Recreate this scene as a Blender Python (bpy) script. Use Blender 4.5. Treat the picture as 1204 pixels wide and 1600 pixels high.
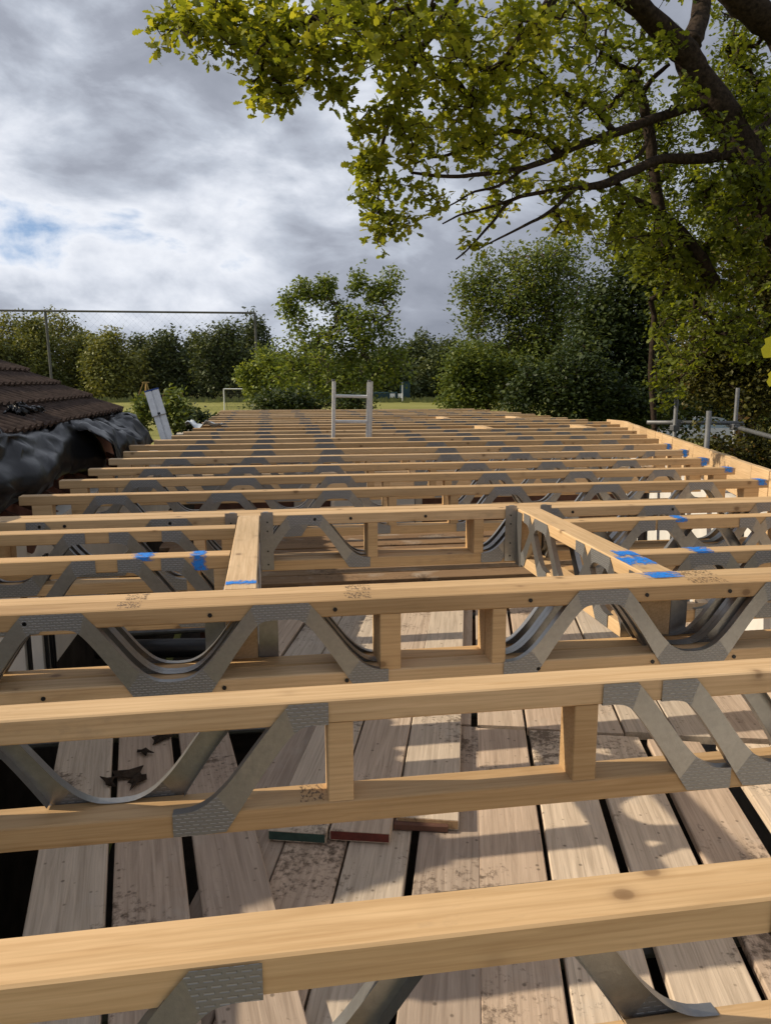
import bpy, bmesh, math, random
import numpy as np
from mathutils import Vector, Matrix, noise as mnoise

for o in list(bpy.data.objects):
    bpy.data.objects.remove(o, do_unlink=True)
scene = bpy.context.scene
COL = scene.collection
rng = np.random.default_rng(11)
random.seed(5)
R = math.radians

# ------------------------------------------------------------------ camera
CZ = 3.40                       # eye height over the field
PITCH, YAW, F = R(9.99), R(8.92), 1179.1 / 1600.0
cam_d = bpy.data.cameras.new('camera')
cam = bpy.data.objects.new('camera', cam_d)
COL.objects.link(cam)
cam.location = (0, 0, CZ)
cam.rotation_euler = (R(90) - PITCH, 0, -YAW)
cam_d.sensor_fit = 'VERTICAL'
cam_d.sensor_height = 36
cam_d.sensor_width = 36
cam_d.lens = 36 * F
cam_d.clip_start = 0.05
cam_d.clip_end = 6000
scene.camera = cam
FW = np.array([math.sin(YAW) * math.cos(PITCH), math.cos(YAW) * math.cos(PITCH), -math.sin(PITCH)])
RT = np.array([math.cos(YAW), -math.sin(YAW), 0.0])
UP = np.cross(RT, FW)


def at(x, y, D):
    """survey helper: photograph coordinates (1204x1600) and a depth in metres to a world point"""
    return np.array([0, 0, CZ]) + D * (FW + (x - 602) / 1179.1 * RT - (y - 800) / 1179.1 * UP)


# ------------------------------------------------------------------ sun and sky
SUN_EL, SUN_AZ = R(32), R(8)    # from the left (-X), a little beyond the joists
sdir = Vector((-math.cos(SUN_EL) * math.cos(SUN_AZ), math.cos(SUN_EL) * math.sin(SUN_AZ), math.sin(SUN_EL)))
sl = bpy.data.lights.new('sun', 'SUN')
sl.energy = 4.6
sl.angle = R(0.6)
sl.color = (1.0, 0.86, 0.66)
so = bpy.data.objects.new('sun', sl)
so.rotation_euler = sdir.to_track_quat('Z', 'Y').to_euler()
so.location = (-20, 5, 30)
COL.objects.link(so)

world = bpy.data.worlds.new('World')
scene.world = world
world.use_nodes = True
wt = world.node_tree
wn, wl = wt.nodes, wt.links
wn.clear()


def N(nodes, t, **kw):
    n = nodes.new(t)
    for k, v in kw.items():
        setattr(n, k, v)
    return n


def ramp(nodes, stops, interp='LINEAR'):
    n = nodes.new('ShaderNodeValToRGB')
    n.color_ramp.interpolation = interp
    el = n.color_ramp.elements
    while len(el) < len(stops):
        el.new(0.5)
    for e, (p, c) in zip(el, stops):
        e.position = p
        e.color = (*c, 1) if len(c) == 3 else c
    return n


def M(nodes, links, op, a, b=None, clamp=False):
    n = nodes.new('ShaderNodeMath')
    n.operation = op
    n.use_clamp = clamp
    for i, v in enumerate((a, b)):
        if v is None:
            continue
        if isinstance(v, (int, float)):
            n.inputs[i].default_value = v
        else:
            links.new(v, n.inputs[i])
    return n.outputs[0]


def mixc(nodes, links, fac, a, b, mode='MIX'):
    n = nodes.new('ShaderNodeMix')
    n.data_type = 'RGBA'
    n.blend_type = mode
    n.clamp_factor = True
    for i, v in ((0, fac), (6, a), (7, b)):
        if isinstance(v, (int, float)):
            n.inputs[i].default_value = v
        elif isinstance(v, tuple):
            n.inputs[i].default_value = (*v, 1) if len(v) == 3 else v
        else:
            links.new(v, n.inputs[i])
    return n.outputs[2]


def build_sky():
    out = N(wn, 'ShaderNodeOutputWorld')
    sky = N(wn, 'ShaderNodeTexSky')
    sky.sky_type = 'NISHITA'
    sky.sun_disc = False
    sky.sun_elevation = SUN_EL
    sky.sun_rotation = R(-82)
    sky.air_density = 1.2
    sky.dust_density = 1.0
    bg1 = N(wn, 'ShaderNodeBackground')
    bg1.inputs[1].default_value = 0.15
    wl.new(sky.outputs[0], bg1.inputs[0])
    tc = N(wn, 'ShaderNodeTexCoord')
    lift = N(wn, 'ShaderNodeVectorMath', operation='ADD')
    lift.inputs[1].default_value = (0, 0, 0.35)
    nrm = N(wn, 'ShaderNodeVectorMath', operation='NORMALIZE')
    wl.new(tc.outputs['Generated'], lift.inputs[0])
    wl.new(lift.outputs[0], nrm.inputs[0])
    wl.new(nrm.outputs[0], sky.inputs['Vector'])
    mp = N(wn, 'ShaderNodeMapping')
    mp.inputs['Location'].default_value = SKY_OFF
    mp.inputs['Scale'].default_value = (1.0, 1.0, 1.9)
    mp.inputs['Rotation'].default_value = (0, 0, -0.148)
    wl.new(tc.outputs['Generated'], mp.inputs[0])
    n1 = N(wn, 'ShaderNodeTexNoise')
    n1.inputs['Scale'].default_value = 2.3
    n1.inputs['Detail'].default_value = 9
    n1.inputs['Roughness'].default_value = 0.52
    n1.inputs['Distortion'].default_value = 0.25
    wl.new(mp.outputs[0], n1.inputs['Vector'])
    n2 = N(wn, 'ShaderNodeTexNoise')
    n2.inputs['Scale'].default_value = 6.5
    n2.inputs['Detail'].default_value = 8
    n2.inputs['Roughness'].default_value = 0.55
    n2.inputs['Distortion'].default_value = 0.35
    wl.new(mp.outputs[0], n2.inputs['Vector'])
    s = M(wn, wl, 'ADD', M(wn, wl, 'MULTIPLY', n1.outputs[0], 0.68), M(wn, wl, 'MULTIPLY', n2.outputs[0], 0.32))
    # thick cloud is grey, thin cloud white
    cr = ramp(wn, [(0.385, (0.88, 0.90, 0.95)), (0.435, (0.68, 0.715, 0.79)), (0.475, (0.49, 0.53, 0.61)),
                   (0.52, (0.345, 0.372, 0.44)), (0.60, (0.245, 0.268, 0.325))])
    wl.new(s, cr.inputs[0])
    cov = ramp(wn, [(0.36, (0, 0, 0)), (0.405, (1, 1, 1))])
    wl.new(s, cov.inputs[0])
    bg2 = N(wn, 'ShaderNodeBackground')
    bg2.inputs[1].default_value = 1.0
    wl.new(cr.outputs[0], bg2.inputs[0])
    mx = N(wn, 'ShaderNodeMixShader')
    wl.new(cov.outputs[0], mx.inputs[0])
    wl.new(bg1.outputs[0], mx.inputs[1])
    wl.new(bg2.outputs[0], mx.inputs[2])
    wl.new(mx.outputs[0], out.inputs[0])


SKY_OFF = (22.72, 17.7, 10.82)
build_sky()
scene.view_settings.view_transform = 'Standard'
scene.view_settings.look = 'None'
scene.view_settings.gamma = 1
scene.view_settings.exposure = 0.12
scene.render.engine = 'CYCLES'

# ------------------------------------------------------------------ object helpers


def tag(o, label=None, cat=None, group=None, kind=None):
    if label:
        o['label'] = label
    if cat:
        o['category'] = cat
    if group:
        o['group'] = group
    if kind:
        o['kind'] = kind
    return o


def thing(name, label, cat, loc=(0, 0, 0), rotz=0.0, group=None):
    o = bpy.data.objects.new(name, None)
    o.empty_display_size = 0.1
    COL.objects.link(o)
    o.location = loc
    o.rotation_euler = (0, 0, rotz)
    return tag(o, label, cat, group)


def link(name, mesh, parent=None, loc=None, rot=None, scale=None):
    o = bpy.data.objects.new(name, mesh)
    COL.objects.link(o)
    if parent:
        o.parent = parent
    if loc is not None:
        o.location = loc
    if rot is not None:
        o.rotation_euler = rot
    if scale is not None:
        o.scale = scale
    return o


class MB:
    def __init__(s):
        s.v, s.f, s.m = [], [], []

    def add(s, verts, faces, mi=0, mat=None):
        b = len(s.v)
        for p in verts:
            s.v.append(tuple(mat @ Vector(p)) if mat is not None else tuple(p))
        for f in faces:
            s.f.append([b + i for i in f])
            s.m.append(mi)

    def box(s, x0, x1, y0, y1, z0, z1, mi=0, mat=None, bev=0.0):
        if bev <= 0:
            v = [(x0, y0, z0), (x1, y0, z0), (x1, y1, z0), (x0, y1, z0), (x0, y0, z1), (x1, y0, z1), (x1, y1, z1), (x0, y1, z1)]
            f = [(0, 3, 2, 1), (4, 5, 6, 7), (0, 1, 5, 4), (1, 2, 6, 5), (2, 3, 7, 6), (3, 0, 4, 7)]
            s.add(v, f, mi, mat)
        else:                   # long edges (along the longest side) chamfered
            d = (x1 - x0, y1 - y0, z1 - z0)
            ax = d.index(max(d))
            lo = [x0, y0, z0]
            hi = [x1, y1, z1]
            a, b = [i for i in range(3) if i != ax]
            pr = [(lo[a] + bev, lo[b]), (hi[a] - bev, lo[b]), (hi[a], lo[b] + bev), (hi[a], hi[b] - bev),
                  (hi[a] - bev, hi[b]), (lo[a] + bev, hi[b]), (lo[a], hi[b] - bev), (lo[a], lo[b] + bev)]
            v = []
            for e in (lo[ax], hi[ax]):
                for p in pr:
                    q = [0, 0, 0]
                    q[ax] = e
                    q[a], q[b] = p
                    v.append(tuple(q))
            flip = (ax == 1)
            f = [tuple(range(7, -1, -1)), tuple(range(8, 16))] + [(i, (i + 1) % 8, 8 + (i + 1) % 8, 8 + i) for i in range(8)]
            if flip:
                f = [tuple(reversed(q)) for q in f]
            s.add(v, f, mi, mat)

    def tube(s, pts, rad, n=8, mi=0, cap=True):
        pts = [Vector(p) for p in pts]
        if isinstance(rad, (int, float)):
            rad = [rad] * len(pts)
        b = len(s.v)
        up = Vector((0.13, 0.21, 0.97))
        for i, p in enumerate(pts):
            t = (pts[min(i + 1, len(pts) - 1)] - pts[max(i - 1, 0)]).normalized()
            u = t.cross(up)
            if u.length < 1e-3:
                u = t.cross(Vector((1, 0, 0)))
            u.normalize()
            w = t.cross(u)
            for k in range(n):
                a = 2 * math.pi * k / n
                s.v.append(tuple(p + (u * math.cos(a) + w * math.sin(a)) * rad[i]))
        for i in range(len(pts) - 1):
            for k in range(n):
                s.f.append([b + i * n + k, b + i * n + (k + 1) % n, b + (i + 1) * n + (k + 1) % n, b + (i + 1) * n + k])
                s.m.append(mi)
        if cap:
            s.f.append([b + k for k in range(n)][::-1])
            s.f.append([b + (len(pts) - 1) * n + k for k in range(n)])
            s.m += [mi, mi]

    def beam(s, p0, p1, w, h, mi=0):
        p0, p1 = Vector(p0), Vector(p1)
        t = p1 - p0
        L = t.length
        q = t.to_track_quat('X', 'Z').to_matrix().to_4x4()
        s.box(0, L, -w / 2, w / 2, -h / 2, h / 2, mi, Matrix.Translation(p0) @ q)

    def mesh(s, name, mats, smooth=False):
        me = bpy.data.meshes.new(name)
        me.from_pydata(s.v, [], s.f)
        for m in (mats if isinstance(mats, (list, tuple)) else [mats]):
            me.materials.append(m)
        me.polygons.foreach_set('material_index', s.m)
        if smooth:
            me.polygons.foreach_set('use_smooth', [True] * len(s.f))
        me.update()
        return me

    def build(s, name, mats, parent=None, loc=None, rot=None, smooth=False):
        return link(name, s.mesh(name, mats, smooth), parent, loc, rot)


# ------------------------------------------------------------------ materials


def new_mat(name):
    m = bpy.data.materials.new(name)
    m.use_nodes = True
    nt = m.node_tree
    b = nt.nodes['Principled BSDF']
    return m, nt.nodes, nt.links, b


def coords(n, l, scale, rand=True, kind='Object'):
    tc = N(n, 'ShaderNodeTexCoord')
    mp = N(n, 'ShaderNodeMapping')
    mp.inputs['Scale'].default_value = scale
    if rand:
        oi = N(n, 'ShaderNodeObjectInfo')
        ml = N(n, 'ShaderNodeVectorMath', operation='SCALE')
        ml.inputs[0].default_value = (37.0, 23.0, 51.0)
        l.new(oi.outputs['Random'], ml.inputs['Scale'])
        ad = N(n, 'ShaderNodeVectorMath', operation='ADD')
        l.new(tc.outputs[kind], ad.inputs[0])
        l.new(ml.outputs[0], ad.inputs[1])
        l.new(ad.outputs[0], mp.inputs[0])
        return mp.outputs[0], ad.outputs[0], tc
    l.new(tc.outputs[kind], mp.inputs[0])
    return mp.outputs[0], tc.outputs[kind], tc


def noise(n, l, vec, scale, detail=4, rough=0.55, dist=0.0):
    t = N(n, 'ShaderNodeTexNoise')
    t.inputs['Scale'].default_value = scale
    t.inputs['Detail'].default_value = detail
    t.inputs['Roughness'].default_value = rough
    t.inputs['Distortion'].default_value = dist
    l.new(vec, t.inputs['Vector'])
    return t.outputs[0]


def bump(n, l, b, h, strength=0.3, dist=0.005):
    bp = N(n, 'ShaderNodeBump')
    bp.inputs['Strength'].default_value = strength
    bp.inputs['Distance'].default_value = dist
    l.new(h, bp.inputs['Height'])
    l.new(bp.outputs[0], b.inputs['Normal'])


def mat_pine(name, c0, c1, knot=(0.13, 0.065, 0.028), rough=0.62):
    m, n, l, b = new_mat(name)
    v, raw, tc = coords(n, l, (1.3, 26, 26))
    g = noise(n, l, v, 1.6, 5, 0.6, 1.2)
    gr = ramp(n, [(0.30, c0), (0.55, tuple((a + d) / 2 for a, d in zip(c0, c1))), (0.72, c1)])
    l.new(g, gr.inputs[0])
    big = noise(n, l, raw, 1.7, 3)
    br = ramp(n, [(0.3, (0.88, 0.86, 0.82)), (0.7, (1.06, 1.03, 1.0))])
    l.new(big, br.inputs[0])
    c = mixc(n, l, 1.0, gr.outputs[0], br.outputs[0], 'MULTIPLY')
    wv_, _, _ = coords(n, l, (0.16, 1.0, 1.0))
    wv = N(n, 'ShaderNodeTexWave')
    wv.wave_type = 'RINGS'
    wv.rings_direction = 'X'
    wv.inputs['Scale'].default_value = 32
    wv.inputs['Distortion'].default_value = 7
    wv.inputs['Detail'].default_value = 3
    wv.inputs['Detail Scale'].default_value = 1.2
    l.new(wv_, wv.inputs['Vector'])
    wr = ramp(n, [(0.0, (0.80, 0.74, 0.64)), (0.35, (1, 1, 1)), (1, (1.03, 1.03, 1.03))])
    l.new(wv.outputs['Fac'], wr.inputs[0])
    c = mixc(n, l, 0.28, c, mixc(n, l, 1.0, c, wr.outputs[0], 'MULTIPLY'))
    fv, _, _ = coords(n, l, (2.5, 170, 170))
    fn = noise(n, l, fv, 1.0, 3, 0.6)
    fr = ramp(n, [(0.3, (0.86, 0.84, 0.80)), (0.6, (1.04, 1.04, 1.04))])
    l.new(fn, fr.inputs[0])
    c = mixc(n, l, 0.8, c, mixc(n, l, 1.0, c, fr.outputs[0], 'MULTIPLY'))
    oi = N(n, 'ShaderNodeObjectInfo')
    tr = ramp(n, [(0, (0.80, 0.76, 0.70)), (0.3, (0.97, 0.97, 0.97)), (0.6, (1.0, 0.95, 0.86)), (1, (1.10, 1.12, 1.16))])
    l.new(oi.outputs['Random'], tr.inputs[0])
    c = mixc(n, l, 1.0, c, tr.outputs[0], 'MULTIPLY')
    # knots
    kv, _, _ = coords(n, l, (0.75, 1.0, 1.0))
    vo = N(n, 'ShaderNodeTexVoronoi')
    vo.inputs['Scale'].default_value = 10.5
    l.new(kv, vo.inputs['Vector'])
    kr = ramp(n, [(0.0, (1, 1, 1)), (0.085, (0.85, 0.85, 0.85)), (0.115, (0.35, 0.35, 0.35)), (0.17, (0.12, 0.12, 0.12)), (0.27, (0, 0, 0))])
    l.new(vo.outputs['Distance'], kr.inputs[0])
    c = mixc(n, l, M(n, l, 'MULTIPLY', kr.outputs[0], 0.75), c, knot)
    # site grime
    gv, graw, _ = coords(n, l, (3, 6, 6))
    d = noise(n, l, gv, 2.2, 6, 0.7)
    dr = ramp(n, [(0.60, (0, 0, 0)), (0.78, (1, 1, 1))])
    l.new(d, dr.inputs[0])
    c = mixc(n, l, M(n, l, 'MULTIPLY', dr.outputs[0], 0.5), c, (0.28, 0.20, 0.125))
    l.new(c, b.inputs['Base Color'])
    b.inputs['Roughness'].default_value = rough
    b.inputs['Specular IOR Level'].default_value = 0.25
    bump(n, l, b, g, 0.25, 0.002)
    return m


PINE = mat_pine('pine_timber', (0.62, 0.44, 0.25), (0.49, 0.325, 0.168))
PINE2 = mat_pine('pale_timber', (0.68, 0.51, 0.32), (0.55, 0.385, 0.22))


def mat_board(name, dark=1.0, red=0.0):
    m, n, l, b = new_mat(name)
    v, raw, tc = coords(n, l, (38, 1.4, 38))
    g = noise(n, l, v, 1.4, 6, 0.65, 0.8)
    c0 = (0.60 * dark, (0.495 - 0.10 * red) * dark, (0.395 - 0.17 * red) * dark)
    c1 = (0.38 * dark, (0.305 - 0.06 * red) * dark, (0.238 - 0.09 * red) * dark)
    gr = ramp(n, [(0.32, c1), (0.48, tuple((p + q) / 2 for p, q in zip(c0, c1))), (0.66, c0)])
    l.new(g, gr.inputs[0])
    oi = N(n, 'ShaderNodeObjectInfo')
    tr = ramp(n, [(0, (0.74, 0.72, 0.72)), (0.35, (1.05, 0.98, 0.92)), (0.65, (0.90, 0.94, 0.96)), (1, (1.22, 1.2, 1.14))])
    l.new(oi.outputs['Random'], tr.inputs[0])
    c = mixc(n, l, 1.0, gr.outputs[0], tr.outputs[0], 'MULTIPLY')
    # plaster / cement bloom
    p = noise(n, l, raw, 2.6, 5, 0.6)
    pr = ramp(n, [(0.58, (0, 0, 0)), (0.78, (0.6, 0.6, 0.6))])
    l.new(p, pr.inputs[0])
    c = mixc(n, l, pr.outputs[0], c, (0.50, 0.46, 0.40))
    # mud in patches broken into specks
    dm = noise(n, l, raw, 1.9, 4, 0.6)
    sp = noise(n, l, raw, 42, 5, 0.7)
    dd = M(n, l, 'ADD', M(n, l, 'MULTIPLY', dm, 1.15), M(n, l, 'MULTIPLY', sp, 0.8))
    dr = ramp(n, [(1.08 / 1.95, (0, 0, 0)), (1.22 / 1.95, (1, 1, 1))])
    l.new(M(n, l, 'DIVIDE', dd, 1.95), dr.inputs[0])
    c = mixc(n, l, M(n, l, 'MULTIPLY', dr.outputs[0], 0.8), c, (0.075, 0.052, 0.036))
    # fine dark specks and nail marks
    vo = N(n, 'ShaderNodeTexVoronoi')
    vo.inputs['Scale'].default_value = 17
    l.new(raw, vo.inputs['Vector'])
    vr = ramp(n, [(0.07, (1, 1, 1)), (0.13, (0, 0, 0))])
    l.new(vo.outputs['Distance'], vr.inputs[0])
    c = mixc(n, l, M(n, l, 'MULTIPLY', vr.outputs[0], 0.6), c, (0.06, 0.045, 0.03))
    l.new(c, b.inputs['Base Color'])
    b.inputs['Roughness'].default_value = 0.85
    b.inputs['Specular IOR Level'].default_value = 0.2
    h = M(n, l, 'ADD', g, M(n, l, 'MULTIPLY', dr.outputs[0], 0.5))
    bump(n, l, b, h, 0.5, 0.004)
    return m


BOARD = mat_board('scaffold_board')
BOARD_R = mat_board('scaffold_board_red', 0.62, 1.0)


def mat_simple(name, col, rough=0.6, metal=0.0, var=0.12, nscale=12, bumps=0.0, spec=0.4, lo=None):
    m, n, l, b = new_mat(name)
    v, raw, tc = coords(n, l, (1, 1, 1))
    t = noise(n, l, v, nscale, 5, 0.6)
    lo = lo or tuple(c * (1 - 2 * var) for c in col)
    r = ramp(n, [(0.3, lo), (0.7, col)])
    l.new(t, r.inputs[0])
    l.new(r.outputs[0], b.inputs['Base Color'])
    b.inputs['Roughness'].default_value = rough
    b.inputs['Metallic'].default_value = metal
    b.inputs['Specular IOR Level'].default_value = spec
    if bumps:
        bump(n, l, b, t, bumps, 0.01)
    return m


GALV = mat_simple('galvanised_steel', (0.34, 0.335, 0.325), 0.36, 0.82, 0.08, 70, 0.10)
GALV_DULL = mat_simple('dull_scaffold_tube', (0.20, 0.205, 0.21), 0.55, 0.6, 0.2, 14)
ALU = mat_simple('aluminium', (0.70, 0.71, 0.71), 0.40, 0.55, 0.1, 25)


def mat_plate():
    m, n, l, b = new_mat('nail_plate_steel')
    tc = N(n, 'ShaderNodeTexCoord')
    sp = N(n, 'ShaderNodeSeparateXYZ')
    l.new(tc.outputs['Object'], sp.inputs[0])
    cb = N(n, 'ShaderNodeCombineXYZ')
    l.new(sp.outputs[0], cb.inputs[0])
    l.new(sp.outputs[2], cb.inputs[1])
    br = N(n, 'ShaderNodeTexBrick')
    br.offset = 0.5
    br.inputs['Scale'].default_value = 1.0
    br.inputs['Brick Width'].default_value = 0.0155
    br.inputs['Row Height'].default_value = 0.0072
    br.inputs['Mortar Size'].default_value = 0.0029
    br.inputs['Mortar Smooth'].default_value = 0.3
    br.inputs['Color1'].default_value = (0.40, 0.395, 0.385, 1)
    br.inputs['Color2'].default_value = (0.32, 0.315, 0.305, 1)
    br.inputs['Mortar'].default_value = (0.25, 0.247, 0.24, 1)
    l.new(cb.outputs[0], br.inputs['Vector'])
    l.new(br.outputs['Color'], b.inputs['Base Color'])
    b.inputs['Metallic'].default_value = 0.55
    b.inputs['Roughness'].default_value = 0.45
    bump(n, l, b, br.outputs['Fac'], 0.7, 0.003)
    return m


PLATE = mat_plate()


def mat_paint():
    m, n, l, b = new_mat('blue_marker_paint')
    tc = N(n, 'ShaderNodeTexCoord')
    sp = N(n, 'ShaderNodeSeparateXYZ')
    l.new(tc.outputs['Generated'], sp.inputs[0])
    ex = M(n, l, 'MULTIPLY', M(n, l, 'MULTIPLY', sp.outputs[0], M(n, l, 'SUBTRACT', 1.0, sp.outputs[0])), 4.0)
    nz = noise(n, l, tc.outputs['Object'], 55, 5, 0.7)
    a = M(n, l, 'ADD', M(n, l, 'MULTIPLY', ex, 1.3), M(n, l, 'MULTIPLY', M(n, l, 'SUBTRACT', nz, 0.62), 3.2))
    ar = ramp(n, [(0.25, (0, 0, 0)), (0.95, (1, 1, 1))])
    l.new(a, ar.inputs[0])
    l.new(ar.outputs[0], b.inputs['Alpha'])
    b.inputs['Base Color'].default_value = (0.012, 0.21, 0.70, 1)
    b.inputs['Roughness'].default_value = 0.6
    return m


PAINT = mat_paint()


def mat_leaf(name, stops, trans=0.35, rough=0.55):
    m, n, l, b = new_mat(name)
    at_ = N(n, 'ShaderNodeAttribute')
    at_.attribute_name = 'tint'
    r = ramp(n, stops)
    l.new(at_.outputs['Fac'], r.inputs[0])
    l.new(r.outputs[0], b.inputs['Base Color'])
    b.inputs['Roughness'].default_value = rough
    b.inputs['Specular IOR Level'].default_value = 0.3
    tr = N(n, 'ShaderNodeBsdfTranslucent')
    tcol = mixc(n, l, 1.0, r.outputs[0], (1.5, 1.35, 0.6), 'MULTIPLY')
    l.new(tcol, tr.inputs['Color'])
    mx = N(n, 'ShaderNodeMixShader')
    mx.inputs[0].default_value = trans
    l.new(b.outputs[0], mx.inputs[1])
    l.new(tr.outputs[0], mx.inputs[2])
    l.new(mx.outputs[0], n['Material Output'].inputs[0])
    return m


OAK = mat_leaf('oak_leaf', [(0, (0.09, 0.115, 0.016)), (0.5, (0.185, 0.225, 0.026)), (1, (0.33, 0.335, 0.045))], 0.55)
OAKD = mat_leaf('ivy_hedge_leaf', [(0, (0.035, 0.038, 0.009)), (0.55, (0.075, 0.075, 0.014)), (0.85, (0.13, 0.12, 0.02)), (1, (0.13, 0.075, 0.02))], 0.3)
GREEN = mat_leaf('green_leaf', [(0, (0.050, 0.075, 0.020)), (0.5, (0.10, 0.14, 0.032)), (1, (0.19, 0.22, 0.05))], 0.35)
FRESH = mat_leaf('fresh_leaf', [(0, (0.075, 0.11, 0.025)), (0.5, (0.14, 0.19, 0.042)), (1, (0.24, 0.28, 0.06))], 0.4)
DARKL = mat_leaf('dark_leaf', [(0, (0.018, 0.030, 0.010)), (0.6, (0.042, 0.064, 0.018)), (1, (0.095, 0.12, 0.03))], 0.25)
FARL = mat_leaf('far_leaf', [(0, (0.07, 0.088, 0.028)), (0.5, (0.14, 0.16, 0.046)), (1, (0.235, 0.235, 0.062))], 0.22)
FARD = mat_leaf('far_dark_leaf', [(0, (0.045, 0.062, 0.028)), (0.5, (0.085, 0.11, 0.044)), (1, (0.15, 0.17, 0.058))], 0.2)
BARK = mat_simple('bark', (0.058, 0.042, 0.031), 0.95, 0, 0.38, 26, 1.0, 0.08)
BARKG = mat_simple('grey_bark', (0.17, 0.14, 0.105), 0.9, 0, 0.25, 22, 0.6, 0.15)
BLACKPL = mat_simple('black_polythene', (0.009, 0.009, 0.010), 0.34, 0, 0.1, 14, 0.12, 0.2)
TILE = mat_simple('roof_tile', (0.085, 0.058, 0.046), 0.9, 0, 0.28, 16, 0.5, 0.15)
WHITE = mat_simple('white_plaster', (0.70, 0.69, 0.66), 0.7, 0, 0.07, 5)
CREAM = mat_simple('pale_panel', (0.52, 0.48, 0.42), 0.7, 0, 0.1, 4)
EARTH_SHADE = mat_simple('dark_earth_and_shade', (0.035, 0.028, 0.022), 0.95, 0, 0.3, 6, 0.5, 0.1)
DARKRED = mat_simple('dark_red_timber', (0.13, 0.062, 0.042), 0.85, 0, 0.2, 10)
BRICKM = mat_simple('brick', (0.30, 0.13, 0.085), 0.9, 0, 0.2, 14, 0.3, 0.15)
ENDRED = mat_simple('red_end_paint', (0.16, 0.035, 0.025), 0.8, 0, 0.25, 30)
ENDGRN = mat_simple('green_end_paint', (0.035, 0.075, 0.062), 0.8, 0, 0.25, 30)
BLACK = mat_simple('black_plastic', (0.012, 0.012, 0.014), 0.35, 0, 0.1, 8)
STEELP = mat_simple('weathered_post', (0.12, 0.12, 0.115), 0.6, 0.3, 0.15, 6)
NETM = mat_simple('net_cord', (0.10, 0.10, 0.10), 0.8, 0, 0.1, 6)
WOODY = mat_simple('play_timber', (0.38, 0.25, 0.09), 0.8, 0, 0.15, 3)
TEAL = mat_simple('teal_paint', (0.020, 0.058, 0.070), 0.6, 0, 0.15, 1)
WPAINT = mat_simple('white_paint', (0.75, 0.76, 0.76), 0.5, 0, 0.04, 2)
BLUEP = mat_simple('blue_cap', (0.03, 0.08, 0.30), 0.5, 0, 0.1, 8)
POLY = mat_simple('clear_sheet', (0.50, 0.56, 0.62), 0.25, 0, 0.12, 14)
CARP = mat_simple('silver_car_paint', (0.42, 0.43, 0.44), 0.3, 0.6, 0.06, 2)
GLASS = mat_simple('dark_car_glass', (0.10, 0.14, 0.17), 0.08, 0, 0.1, 2, 0, 0.8)
RUBBER = mat_simple('tyre_rubber', (0.02, 0.02, 0.02), 0.8)


def mat_ground():
    m, n, l, b = new_mat('field_grass')
    v, raw, tc = coords(n, l, (1, 1, 1), False)
    a = noise(n, l, v, 0.09, 6, 0.6)
    r = ramp(n, [(0.3, (0.17, 0.175, 0.045)), (0.5, (0.26, 0.25, 0.075)), (0.7, (0.32, 0.30, 0.105))])
    l.new(a, r.inputs[0])
    f = noise(n, l, v, 9, 4, 0.7)
    c = mixc(n, l, 0.35, r.outputs[0], mixc(n, l, f, (0.09, 0.11, 0.025), (0.26, 0.24, 0.08)))
    l.new(c, b.inputs['Base Color'])
    b.inputs['Roughness'].default_value = 0.95
    b.inputs['Specular IOR Level'].default_value = 0.1
    bump(n, l, b, f, 0.6, 0.05)
    return m


# ------------------------------------------------------------------ ground
TOP = CZ - 0.587          # joist top plane
DECK = CZ - 1.65          # crash deck of scaffold boards
b = MB()
S = 40
for i in range(S):
    for j in range(S):
        pass
xs = np.concatenate([-np.geomspace(2500, 8, 18), np.linspace(-6, 6, 5), np.geomspace(8, 2500, 18)])
b.v = [(x, y + 60, 0.0) for y in xs for x in xs]
k = len(xs)
b.f = [[j * k + i, j * k + i + 1, (j + 1) * k + i + 1, (j + 1) * k + i] for j in range(k - 1) for i in range(k - 1)]
b.m = [0] * len(b.f)
tag(b.build('ground', mat_ground()), kind='structure')
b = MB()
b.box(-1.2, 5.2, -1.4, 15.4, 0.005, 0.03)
tag(b.build('floor', EARTH_SHADE), kind='structure')

# right hand end of the joists (the wall is splayed), as plan points
RX = np.array([(-2, 1.025), (3.99, 2.905), (9.9, 4.76), (11.3, 4.60), (13.45, 4.45), (15.5, 3.95)])


def xr(y):
    return float(np.interp(y, RX[:, 0], RX[:, 1]))


LX = np.array([(0, -1.26), (3.96, -1.244), (5.1, -1.18), (6.3, -1.15), (7.0, -1.22), (7.5, -1.1), (8.29, -0.97), (9.45, -0.87), (15, -0.85)])


def xl(y):
    return float(np.interp(y, LX[:, 0], LX[:, 1]))


# ------------------------------------------------------------------ walls below the joists
WT = TOP - 0.262
w = thing('rendered_wall', 'pale rendered wall under the left ends of the joists', 'wall', (-1.3, 7, 0))
b = MB()
b.box(-0.12, 0.0, -8.4, 8.4, DECK - .05, WT)
b.build('masonry', CREAM, w)
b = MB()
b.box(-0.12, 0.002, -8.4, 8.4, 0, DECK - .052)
b.build('wall_base_shade', EARTH_SHADE, w)  # wall below the deck coloured dark: painted shade under the boards
b = MB()
for y0, y1, z0, z1 in ((-3.9, -3.02, DECK - .1, 2.42), (-2.98, -2.72, DECK - .1, 2.42)):
    b.box(0.003, 0.03, y0, y1, z0, z1)
b.build('panel', WHITE, w)
b = MB()
for y in (-2.99, -2.69, -2.60, -2.56):
    b.box(0.032, 0.05, y, y + 0.022, DECK - .1, 2.42)
b.build('trim_strip', BLACK, w)
w = thing('white_wall', 'white plastered wall under the right ends of the joists', 'wall', (0, 0, 0))
b = MB()
ys = [-1.4, 2, 4, 6, 8, 9.8, 11.5, 13.5, 15.4]
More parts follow.
